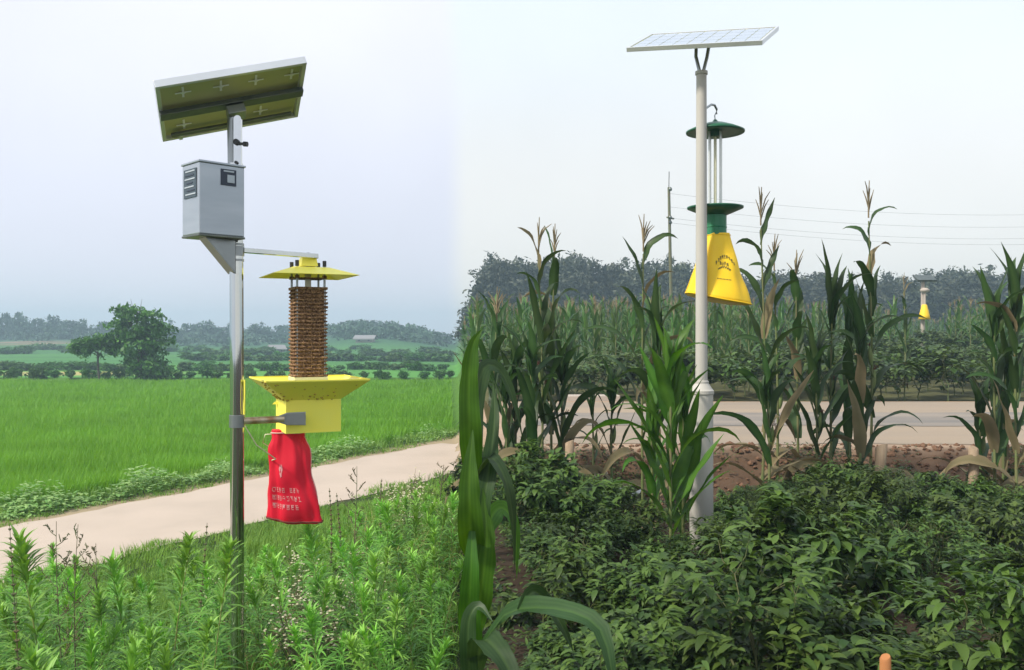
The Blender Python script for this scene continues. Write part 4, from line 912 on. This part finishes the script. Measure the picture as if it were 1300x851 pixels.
seed_stalk(416, 620, 6.8, 'spike', 'slender spike beside the right lower corner of the red bag', 6)
seed_stalk(430, 626, 6.8, 'spike', 'shorter slender spike between the red bag and the bare branching stalk', 7)
seed_stalk(487, 608, 8.0, 'spike', 'thin dry spike to the right of the bare branching stalk', 9)
seed_stalk(562, 590, 9.5, 'spray', 'small dry seed stalk at the right end of the left verge', 10)
# cream-flowered clumps
def flower_proto(seed, h_=.42):
    r0 = np.random.default_rng(seed); mb = MB(); fl = MB(); lf = MB()
    for k in range(9):
        a = r0.uniform(0, 6.28); t = np.array([math.cos(a) * r0.uniform(.03, .2), math.sin(a) * r0.uniform(.03, .2), h_ * r0.uniform(.75, 1.1)]); m_ = t * .5 + np.array([0, 0, .05]); mb.tube([(0, 0, -.03), m_, t], [.004, .003, .002], 4)
        for q in range(7):
            e_ = t + r0.normal(0, .045, 3); mb.tube([t * .9 + m_ * .1, e_], [.002, .001], 3)
            n_ = 7; th = np.linspace(0, 6.28, n_, endpoint=False); s_ = r0.uniform(.006, .011); fl.rings([[e_ + np.array([math.cos(b) * s_, math.sin(b) * s_, 0]) for b in th], [e_ + np.array([math.cos(b) * s_ * .5, math.sin(b) * s_ * .5, s_ * .5]) for b in th]], tint=r0.random())
    V, Fq, T = leaves(r0.normal(0, .06, (60, 3)) + np.array([0, 0, h_ * .4]) * r0.uniform(.2, 1.6, (60, 1)), r0.uniform(0, 6.28, 60), r0.uniform(.2, 1, 60), r0.uniform(-.6, .3, 60), .07, .01, 3)
    return mb.mesh('stem', M['drystem']), fl.mesh('flower_head', M['flower']), lf.add(V, Fq, T).mesh('foliage', M['weed'])
fp = [flower_proto(200 + k) for k in range(3)]
k = 0; tries = 0
while k < 24 and tries < 3000:
    tries += 1
    px = rw.gauss(395, 45) if k < 18 else rw.gauss(525, 18); d = rw.gauss(6.4, .8) if k < 18 else rw.gauss(9.3, .7); x = PX(px, d)
    if pathn(x, d) < 4 or px > 565 or abs(px - 303) < 14: continue
    rt = empty('flowering_weed', (x, d, h1(x, d)), rw.uniform(0, 6)); rt.scale = (rw.uniform(.8, 1.2),) * 3; tag(rt, 'low weed with many tiny cream flowers ' + zl_(px), 'weed', 'cream flowering weeds'); f = fp[k % 3]
    link_mesh('stem', f[0], rt); link_mesh('flower_head', f[1], rt)['kind'] = 'stuff'; link_mesh('foliage', f[2], rt); k += 1

# ------------------------------------------------------------------ corn
def tassel_mesh(mb, p, h_, r0, thick=1.0, mi=0):
    p = np.array(p, float); mb.tube([p, p + (0, 0, h_ * .5), p + (.02 * h_, 0, h_)], np.array([.006, .006, .003]) * thick, 5, mi=mi)
    for k in range(7):
        a = r0.uniform(0, 6.28); b = p + (0, 0, h_ * (.15 + .05 * k)); l_ = h_ * r0.uniform(.45, .75); dr = np.array([math.cos(a), math.sin(a), 0]); sp = r0.uniform(.18, .55)
        mb.tube([b, b + dr * l_ * sp * .5 + (0, 0, l_ * .5), b + dr * l_ * sp + (0, 0, l_ * (.95 - sp * .5))], np.array([.0045, .0045, .002]) * thick, 4, mi=mi)
def corn_leaf(base, az, L_, W_, e0, e1, power=1.6, m=None, parent=None, twist=0.0):
    V, Fq, T = leaves([base], az, e0, e1, L_, W_, 11, PR_CORN, .30, power, wave=.22, twist=twist, sway=.07)
    T = T * .45; T[1::3] = T[1::3] * .5 + .75
    MB().add(V, Fq, T).build('leaf', m, parent)
def corn_plant(px, d, top, label, seed, m='corn', phi=None, nl=11, tassel=True, ears=1, L_=.80, W_=.135, lean=0.0, dead=2, spread=1.0, low=.10, parch=.68):
    r0 = np.random.default_rng(seed); x = PX(px, d); z = h1(x, d); hgt = PZ(top, d) - z
    rt = empty('corn_plant', (x, d, z)); tag(rt, label, 'corn plant')
    ht = hgt - (.30 if tassel else .06); crv = r0.uniform(-.03, .03)
    ax = lambda t: np.array([x + lean * t + crv * math.sin(t * 4), d + .02 * math.sin(3 * t + seed), z + ht * t])
    hs = ht * (.98 if tassel else .70)
    mb = MB(); tt = np.linspace(-.02, hs / ht, 22); mb.tube([ax(t) for t in tt], [.016 * (1 - .65 * max(t, 0)) + .0022 * (i % 3 == 0) for i, t in enumerate(tt)], 9); mb.build('stalk', M['cornstalk'], rt)
    if phi is None: phi = r0.uniform(0, 3.14)
    for k in range(nl):
        t = (low + (1 - low) * (k + .3) / nl) * hs / ht; az = phi + (k % 2) * math.pi + r0.uniform(-.8, .8); f = k / (nl - 1)
        l_ = L_ * (.75 + .5 * math.sin(math.pi * min(1, f + .15))) * r0.uniform(.85, 1.12); e0 = 1.15 + .30 * f + r0.uniform(-.1, .08); arch = r0.random() < parch
        e1 = (r0.uniform(-1.45, -.5) if arch else r0.uniform(.5, 1.2)) + (.55 * f if arch else 0)
        mm = M['deadleaf'] if k < dead or (dead and r0.random() < .10) else M[m]
        if k < dead: e0, e1 = .7, -1.5
        corn_leaf(ax(t), az, l_, W_ * (1 - .22 * f) * r0.uniform(.85, 1.15), e0, e1, r0.uniform(1.3, 3.2) if arch else 1.3, mm, rt, r0.uniform(-1.5, 1.5))
    if not tassel:
        for k in range(5): corn_leaf(ax(hs / ht * (.96 + .008 * k)), phi + k * 1.7, (hgt - hs) * r0.uniform(.8, 1.1), W_ * .85, 1.50, (1.25, .9, 1.1, -.6, .5)[k], 1.5, M[m], rt, r0.uniform(-.4, .4))
    if tassel:
        mb = MB(); tassel_mesh(mb, ax(1.0) - (0, 0, .03), .40, r0, 1.5); mb.build('tassel', M['tassel'], rt)
    for k in range(ears):
        t = .42 + .08 * k; p = ax(t); a = phi + math.pi * k + .4; dr = np.array([math.cos(a), math.sin(a), 0]); mb = MB()
        cs = [p + dr * (.02 + .03 * s_) + (0, 0, .20 * s_) for s_ in np.linspace(0, 1, 8)]; mb.tube(cs, [.012, .022, .027, .028, .026, .021, .014, .006], 10); e_ = mb.build('ear', M['husk'], rt)
        mb = MB(); 
        for q in range(6): mb.tube([cs[-1], cs[-1] + dr * .02 + r0.normal(0, .012, 3) + (0, 0, .03), cs[-1] + dr * .04 + r0.normal(0, .02, 3)], .0022, 4)
        mb.build('silk', M['silk'], e_)
    return rt
corn_plant(686, 9.5, 284, 'dark corn plant with twin tassels, tallest left of the cream pole', 31, phi=.5, nl=12, L_=.74, ears=2, spread=.8)
corn_plant(702, 9.9, 292, 'dark corn plant close behind the tall twin tassel plant', 32, phi=1.9, nl=11, spread=.7)
corn_plant(655, 9.7, 395, 'short corn plant with hanging leaves left of the tall twin tassel plant', 33, phi=.2, nl=9, tassel=False, spread=1.2)
corn_plant(628, 10.0, 372, 'tasselled corn plant behind the big leaf at the picture middle', 34, phi=1.1, nl=10)
corn_plant(816, 9.4, 280, 'corn plant with wide straw coloured tassel just left of the cream pole', 35, phi=.15, nl=11, L_=.8, ears=1)
corn_plant(778, 9.9, 445, 'low corn plant with drooping leaves between two tall ones left of the pole', 36, phi=.1, nl=8, tassel=False, spread=1.5, L_=.6)
corn_plant(752, 10.0, 470, 'thin young corn plant by the road left of the cream pole', 37, phi=.3, nl=6, tassel=False, spread=1.5, L_=.55, W_=.06)
corn_plant(852, 7.35, 388, 'fresh bright green corn clump in front of the cream pole', 38, m='corn_fresh', phi=.2, nl=16, parch=.3, tassel=False, L_=.78, W_=.135, ears=0, dead=0, spread=.8)
corn_plant(868, 7.6, 440, 'bright green corn plant touching the left side of the cream pole', 39, m='corn_fresh', phi=2.4, nl=11, parch=.35, tassel=False, L_=.66, W_=.125, ears=0, dead=0, spread=.8)
corn_plant(826, 7.6, 470, 'low green corn plant at the foot of the fresh clump', 40, m='corn_fresh', phi=1.1, nl=8, tassel=False, L_=.62, W_=.12, ears=0, spread=1.1)
corn_plant(966, 9.2, 246, 'wavy stalked corn plant with upright tassel right of the yellow bag', 41, phi=.1, nl=11, L_=.66, lean=.02, dead=3)
corn_plant(985, 9.6, 305, 'corn plant with arched top leaves next to the wavy stalked plant', 42, phi=.0, nl=10, L_=.62, dead=2)
corn_plant(1012, 9.9, 325, 'slender corn plant with a thin tassel behind the spreading leaves', 43, phi=.8, nl=10, L_=.6)
corn_plant(1058, 9.6, 302, 'corn plant with one broad upright leaf left of the tallest corn', 44, phi=.2, nl=11, tassel=False, L_=.66, spread=.9)
corn_plant(1078, 9.8, 330, 'corn plant half hidden between the upright leaf plant and the tallest corn', 45, phi=1.4, nl=10, tassel=False, L_=.62)
corn_plant(1104, 9.5, 238, 'tallest corn plant of the right group with pale side tassel', 46, phi=.3, nl=13, L_=.66, spread=.75, ears=2)
corn_plant(1148, 20.6, 350, 'lone corn plant across the road left of the distant lamp pole', 47, phi=.6, nl=9, L_=.6)
corn_plant(1262, 9.1, 318, 'corn plant with bent top leaf near the right edge', 48, phi=.1, nl=11, tassel=False, L_=.66, spread=1.1)
corn_plant(1290, 9.0, 290, 'tall corn plant at the right edge of the view', 49, phi=.4, nl=12, tassel=False, L_=.7, ears=2)
corn_plant(1244, 9.5, 470, 'short corn plant with long drooping leaf near the right stake', 50, phi=.0, nl=7, tassel=False, L_=.6, spread=1.4)
corn_plant(640, 9.6, 440, 'short dark corn plant left of the hanging-leaved one by the road', 51, phi=.6, nl=9, tassel=False, spread=1.2)
corn_plant(674, 9.2, 385, 'broad-leaved dark corn plant in front of the twin tassel plant', 52, phi=1.0, nl=10, tassel=False, spread=1.0)
corn_plant(716, 9.6, 405, 'dark corn plant just right of the twin tassel plant', 53, phi=.3, nl=10, tassel=False, spread=1.2)
corn_plant(836, 9.2, 335, 'dark corn plant behind the fresh green clump', 54, phi=.9, nl=10, tassel=False)
corn_plant(974, 9.0, 430, 'low dark corn plant at the foot of the wavy stalked one', 55, phi=.2, nl=9, tassel=False, spread=1.5, dead=3)
corn_plant(1036, 9.4, 395, 'dark corn plant with spreading leaves in the middle of the right group', 56, phi=.05, nl=9, tassel=False, spread=1.4)
corn_plant(1092, 9.2, 350, 'broad-leaved dark corn plant in front of the tallest corn', 57, phi=.7, nl=11, tassel=False, spread=.9)
corn_plant(1276, 9.3, 400, 'short dark corn plant between the two corn plants at the right edge', 58, phi=.2, nl=9, tassel=False, spread=1.3)
# the big near plant at the field boundary: leaves turned away from the boundary
x, d = PX(603, 3.1), 3.1; z = h1(x, d); rt = empty('corn_plant', (x, d, z)); tag(rt, 'large near corn plant with broad bright leaves at the middle of the view', 'corn plant')
MB().tube([(x, d, z - .05), (x + .005, d, z + .8), (x - .002, d + .01, PZ(470, d))], [.02, .018, .012], 12).build('stalk', M['cornstalk'], rt)
q = lambda px, py, dd=3.1: P(px, py, dd)
def leaf_path(ctrl, W_, m, parent, nrm=(0, -1, .3), prof=PR_CORN, name='leaf', n=16):
    """leaf along control points: Catmull-Rom midrib, blade spread across it"""
    c = np.array(ctrl, float); c = np.concatenate([[2 * c[0] - c[1]], c, [2 * c[-1] - c[-2]]]); pts = []
    for i in range(1, len(c) - 2):
        for t in np.linspace(0, 1, max(2, n // (len(c) - 3)), endpoint=False):
            pts.append(.5 * ((2 * c[i]) + (-c[i - 1] + c[i + 1]) * t + (2 * c[i - 1] - 5 * c[i] + 4 * c[i + 1] - c[i + 2]) * t * t + (-c[i - 1] + 3 * c[i] - 3 * c[i + 1] + c[i + 2]) * t ** 3))
    pts.append(c[-2]); pts = np.array(pts); k = len(pts); tg = np.gradient(pts, axis=0); tg /= np.linalg.norm(tg, axis=1)[:, None]
    nr = np.array(nrm, float)[None] - (tg @ np.array(nrm, float))[:, None] * tg; nr /= np.linalg.norm(nr, axis=1)[:, None]; sdv = np.cross(tg, nr)
    t = np.linspace(0, 1, k); wd = (W_ * prof(t) / 2)[:, None]; wv = (.15 * np.sin(t * 16))[:, None]
    c_ = np.array([-1, -.84, -.68, -.52, -.36, -.2, -.05, .05, .2, .36, .52, .68, .84, 1]); tv = np.array([.0, .45, .1, .5, .12, .4, 1, 1, .12, .45, .1, .5, .05, .3]); nc = len(c_)
    rg = np.random.default_rng(int(abs(pts[0][2] * 9999)) % 9999); ed = 1 + .05 * rg.normal(size=(k, 1, 1)); wv2 = (.22 * np.sin(t * 21 + 1))[:, None]
    V = np.stack([pts + sdv * wd * q_ * (1 if abs(q_) < .9 else ed[:, 0]) + nr * wd * (.30 * abs(q_) + (wv if q_ < 0 else wv2) * q_ * abs(q_)) for q_ in c_], 1).reshape(-1, 3)
    i = (np.arange(k - 1)[:, None] * nc + np.arange(nc - 1)[None]).ravel(); MB().add(V, np.stack([i, i + 1, i + nc + 1, i + nc], 1), tint=np.tile(tv, k) * .8 + .2 * np.repeat(rg.random(k), nc)).build(name, m, parent)
cf = M['corn_fresh']
leaf_path([q(604, 640), q(597, 560, 3.0), q(595, 490, 2.98), q(600, 440, 2.98), q(612, 418, 2.98)], .078, cf, rt, (.2, -1, .2))
leaf_path([q(606, 600), q(604, 520, 3.2), q(614, 468, 3.25), q(634, 470, 3.3), q(652, 508, 3.3), q(664, 560, 3.3)], .062, M['corn'], rt, (.6, -1, .6))
leaf_path([q(605, 720), q(612, 650, 3.0), q(622, 590, 3.02), q(628, 530, 3.06), q(626, 485, 3.1)], .07, M['corn'], rt, (-.3, -1, .2))
leaf_path([q(604, 730), q(597, 660, 2.9), q(596, 600, 2.88), q(600, 545, 2.9)], .085, cf, rt)
leaf_path([q(605, 640), q(612, 590, 3.0), q(626, 583, 2.95), q(642, 612, 2.9), q(651, 660, 2.9), q(653, 725, 2.9)], .062, M['corn'], rt, (.8, -1, .5))
leaf_path([q(608, 700), q(622, 660, 3.15), q(638, 645, 3.2), q(654, 672, 3.2), q(656, 735, 3.2)], .07, cf, rt, (.6, -1, .4))
leaf_path([q(604, 800), q(612, 740, 3.0), q(618, 680, 2.98), q(613, 620, 3.0)], .085, cf, rt)
leaf_path([q(604, 850), q(596, 780, 2.95), q(598, 720, 2.9), q(600, 650, 2.95)], .08, cf, rt)
leaf_path([q(606, 830, 3.0), q(640, 782, 2.85), q(680, 772, 2.75), q(728, 778, 2.65), q(762, 800, 2.6), q(776, 850, 2.55), q(780, 900, 2.55)], .085, M['corn'], rt, (.1, -.75, 1))
leaf_path([q(660, 776, 2.8), q(676, 752, 2.83), q(694, 764, 2.86), q(716, 800, 2.86), q(728, 828, 2.86)], .05, M['corn'], rt, (.3, -1, .3))
leaf_path([q(604, 860, 2.9), q(612, 815, 2.7), q(630, 825, 2.6), q(650, 860, 2.55), q(660, 900, 2.5)], .09, M['corn'], rt, (0, -.6, 1))
leaf_path([q(605, 900, 2.9), q(596, 850, 2.8), q(595, 790, 2.8), q(608, 770, 2.8), q(626, 790, 2.75)], .06, M['corn'], rt, (0, -.8, .8))

# field corn beyond the road
def far_corn(seed, h_, nl, seg, thick=1.6):
    r0 = np.random.default_rng(seed); mb = MB(); ph = r0.uniform(0, 3.14); k = np.arange(nl); t = .15 + .8 * (k + .3) / nl
    mb.tube([(0, 0, -.1), (.02, 0, h_ * .5), (0, .02, h_ * .95)], [.02, .017, .009], 5, mi=1)
    e0 = 1.1 + .35 * t + r0.uniform(-.1, .1, nl); V, Fq, T = leaves(np.stack([0 * t, 0 * t, t * h_ * .95], 1), ph + (k % 2) * math.pi + r0.uniform(-.5, .5, nl), e0, e0 - r0.uniform(.8, 2.6, nl) * (1.15 - .7 * t), .74 * r0.uniform(.8, 1.15, nl), .115, seg, PR_CORN, .2, 1.9, twist=r0.uniform(-1.2, 1.2, nl))
    mb.add(V, Fq, T, 0); tassel_mesh(mb, (0, .02, h_ * .93), .34, r0, thick, 2)
    return mb
fcm = [far_corn(300 + k, 2.25, 10, 6).mesh('corn_plant', [M['corn_far'], M['cornstalk'], M['tassel']]) for k in range(6)]
k = 0
for d in np.arange(24.0, 44, 1.45):
    px = 592 + rr.uniform(0, 15)
    while px < 1320 and k < 290:
        dd = d + rr.uniform(-.4, .4); x = PX(px, dd); s_ = rr.uniform(.85, 1.12)
        lim = 24 if px < 960 else 33
        if dd > lim and not (1140 < px < 1205 and dd < 46):
            o = link_mesh('field_corn_plant', fcm[k % 6], None, (x, dd, h1(x, dd)), rr.uniform(0, 6), s_); tag(o, ('front' if d < 28 else 'middle' if d < 36 else 'rear') + ' row field corn across the road, ' + zr_(px), 'corn plant', 'field corn beyond the road'); k += 1
        px += rr.uniform(.48, .9) / dd * F * (1.0 if px < 960 else 1.5)
mb = MB(); low = []
for q in range(5):
    m_ = far_corn(330 + q, 2.25, 7, 3, 2.5); low.append((np.concatenate(m_.V), m_.F, np.concatenate(m_.T), np.concatenate(m_.M)))
n_ = 0
for d in np.arange(44.5, 92, 1.9):
    px = 590
    while px < 1330:
        dd = d + rr.uniform(-.6, .6); x = PX(px, dd); V, Fl, T, Mi = low[n_ % 5]; a = rr.uniform(0, 6); s_ = rr.uniform(.85, 1.12) * (1 if px < 960 else .85)
        if not (1150 < px < 1195 and dd < 60):
            VV = (V * s_) @ rot_z(a).T + np.array([x, dd, h1(x, dd)]); mb.V.append(VV); mb.T.append(T)
            for f in Fl: mb.F.append(f + mb.n)
            mb.M.append(Mi); mb.S.append(np.ones(len(Mi), bool)); mb.n += len(V); n_ += 1
        px += rr.uniform(.8, 1.3) / dd * F
o = mb.build('distant_corn_crop', [M['corn_far'], M['cornstalk'], M['tassel']]); tag(o, 'distant rows of corn fading towards the treeline', 'corn', kind='stuff')

# ------------------------------------------------------------------ pepper plants
def pepper_proto(seed, h_=.72, w_=.62, nl=800, L_=.080, W_=.031):
    r0 = np.random.default_rng(seed); mb = MB(); nodes = []
    def br(p, dr, l_, r_, lev):
        e_ = p + dr * l_; m_ = (p + e_) / 2 + r0.normal(0, .012, 3); mb.tube([p, m_, e_], [r_, r_ * .85, r_ * .7], 5)
        for t in (.35, .7, 1.0): nodes.append((p + (e_ - p) * t, lev))
        if lev < 4:
            for _ in range(3 if lev < 2 else 2):
                nd = dr + r0.normal(0, .55, 3) * np.array([1, 1, .5]); nd[2] = max(nd[2], .05) + .12; nd /= np.linalg.norm(nd); br(e_, nd, l_ * r0.uniform(.72, .95), r_ * .68, lev + 1)
    br(np.array([0, 0, -.03]), np.array([0, 0, 1.]), h_ * .26, .009, 0)
    nd = np.array([n_[0] for n_ in nodes if n_[1] >= 1]); lim = np.abs(nd[:, :2]).max(); nd[:, :2] *= (w_ / 2) / np.percentile(np.linalg.norm(nd[:, :2], axis=1), 90)
    nd[:, 2] *= h_ * .93 / nd[:, 2].max(); pk = nd[r0.integers(0, len(nd), nl)] + r0.normal(0, .018, (nl, 3)); pk[:, 2] = np.maximum(pk[:, 2], .05)
    outa = np.arctan2(pk[:, 1], pk[:, 0]) + r0.normal(0, .9, nl); e0 = r0.uniform(-.35, .75, nl); e1 = e0 - r0.uniform(.4, 1.3, nl)
    V, Fq, T = leaves(pk, outa, e0, e1, L_ * r0.uniform(.55, 1.25, nl), W_ * r0.uniform(.7, 1.2, nl), 4, PR_LANCE, .28, 1.2)
    T = np.clip(T * .75 + .3 * np.repeat(np.clip(pk[:, 2] / h_, 0, 1) ** 3, 15), 0, 1)      # young top leaves are lighter
    return MB().add(V, Fq, T).mesh('foliage', M['pepper']), mb.mesh('stem', M['pepperstem'])
pp = [pepper_proto(400 + k, .72, .56 + .04 * k, 860 + 80 * (k % 3), (.078, .064, .086)[k % 3], (.030, .023, .035)[k % 3]) for k in range(6)]; ppf = [pepper_proto(420 + k, nl=260, L_=.12, W_=.055) for k in range(4)]
pl = []; cnt = 0
rp = random.Random(77)
def ptop(px): return float(np.interp(px, [585, 640, 700, 760, 800, 830, 880, 930, 1000, 1060, 1130, 1200, 1300], [568, 558, 562, 578, 622, 640, 622, 606, 596, 580, 576, 590, 586]))
d = 2.5
while d < 9.9:
    px = 588 + rp.uniform(0, 40)
    while px < 1350:
        dd = d + rp.uniform(-.16, .16); x = PX(px, dd)
        gap = math.hypot((px - 1100) / 80, (dd - 5.0) / .6) < 1 or math.hypot((px - 770) / 26, (dd - 4.9) / .8) < 1
        if px < 690 and dd < 3.5: gap = True
        if 805 < px < 905 and 6.9 < dd < 8.3: gap = True
        if dd < 3.1 and px < 800: gap = True
        if x + K * dd < .30: gap = True
        if not gap:
            z = h1(x, dd); cap_h = PZ(ptop(px) + rp.uniform(-4, 18), dd) - z; und = .92 + .32 * math.sin(px * .021 + dd * 1.7) * math.sin(dd * 2.1 + px * .006); hh = min(rp.uniform(.5, .9) * und, cap_h) if dd > 5.5 else rp.uniform(.52, .98) * und
            if hh > .18:
                lab = (('small' if hh < .55 else 'tall' if hh > .78 else 'middling') + ' dark pepper plant, ' + ('nearest' if dd < 3.8 else 'second nearest') + ' rows, ' + zr_(px), 'pepper plants of the front rows') if dd < 5.5 else (('small' if hh < .45 else 'tall' if hh > .65 else 'middling') + ' leafy pepper plant, ' + ('rows under the bank, ' if dd > 7.8 else 'middle rows, ') + zr_(px), 'pepper plants of the back rows')
                plant('pepper_plant', pp[cnt % 6], x, dd, rp.uniform(0, 6.28), hh / .72, lab[0], 'pepper plant', lab[1], .16); cnt += 1
        px += rp.uniform(.36, .5) / dd * F
    d += .5
# bushy pepper rows beyond the road
k = 0
for d in (20.2, 21.6, 23.2, 25.5, 28, 31, 34.5, 38.5, 42.5):
    px = 628
    while px < 1330:
        dd = d + rr.uniform(-.3, .3); x = PX(px, dd)
        if d < 23.5 or px > 940:
            s_ = rr.uniform(1.2, 1.85); rt = plant('pepper_bush', ppf[k % 4], x, dd, rr.uniform(0, 6), s_ , ('front' if d < 21 else 'second' if d < 23 else 'rear') + ' row pepper bush across the road, ' + zr_(px), 'pepper plant', 'pepper bushes beyond the road'); rt.scale = (s_ * 1.35, s_ * 1.35, s_); k += 1
        px += rr.uniform(.75, 1.15) / dd * F
# low weeds and seedlings on the near road bank
xy = np.stack([RNG.uniform(-.3, 7.6, 3000), RNG.uniform(8.9, 11.0, 3000)], 1); ok = (np.sin(xy[:, 0] * 2.1) + np.sin(xy[:, 0] * 5.3 + 1) * .6 + RNG.normal(0, .4, 3000) > .2) | (xy[:, 1] < 9.6); xy = xy[ok]
b_ = np.repeat(xy, 7, 0) + RNG.normal(0, .05, (len(xy) * 7, 2)); zb_ = H(b_[:, 0], b_[:, 1]) + RNG.uniform(.01, .12, len(b_))
V, Fq, T = leaves(np.column_stack([b_, zb_]), RNG.uniform(0, 6.28, len(b_)), RNG.uniform(0, .9, len(b_)), RNG.uniform(-.6, .2, len(b_)), RNG.uniform(.04, .09, len(b_)), RNG.uniform(.02, .035, len(b_)), 2, PR_LANCE, .2, cols=2)
o = MB().add(V, Fq, T).build('bank_weeds', M['pepper']); tag(o, 'low weeds growing on the reddish bank below the road', 'weeds', kind='stuff')

xy = scatter_fan(2600, 2.6, 9.2, 600, 1330); xy = xy[xy[:, 0] + K * xy[:, 1] > .15]; b_ = np.repeat(xy, 6, 0) + RNG.normal(0, .05, (len(xy) * 6, 2)); zb_ = H(b_[:, 0], b_[:, 1]) + RNG.uniform(.0, .10, len(b_))
V, Fq, T = leaves(np.column_stack([b_, zb_]), RNG.uniform(0, 6.28, len(b_)), RNG.uniform(0, .9, len(b_)), RNG.uniform(-.6, .2, len(b_)), RNG.uniform(.03, .08, len(b_)), RNG.uniform(.012, .03, len(b_)), 2, PR_LANCE, .2, cols=2)
o = MB().add(V, Fq, T).build('field_ground_cover', M['pepper']); tag(o, 'dark low ground cover on the soil between the pepper plants', 'ground cover', kind='stuff')

# ------------------------------------------------------------------ haze
hm = bpy.data.materials.new('haze_air'); hm.use_nodes = True; t_ = hm.node_tree
for n_ in list(t_.nodes): t_.nodes.remove(n_)
mo = t_.nodes.new('ShaderNodeOutputMaterial'); pv = t_.nodes.new('ShaderNodeVolumePrincipled'); pv.inputs['Color'].default_value = (.60, .82, .95, 1); pv.inputs['Density'].default_value = .0020; pv.inputs['Anisotropy'].default_value = .2
t_.links.new(pv.outputs[0], mo.inputs['Volume'])
hz = MB().box((0, 280, 7.5), (1160, 720, 21)).build('haze', hm); tag(hz, 'pale haze hanging over the distant fields', 'haze', kind='stuff')
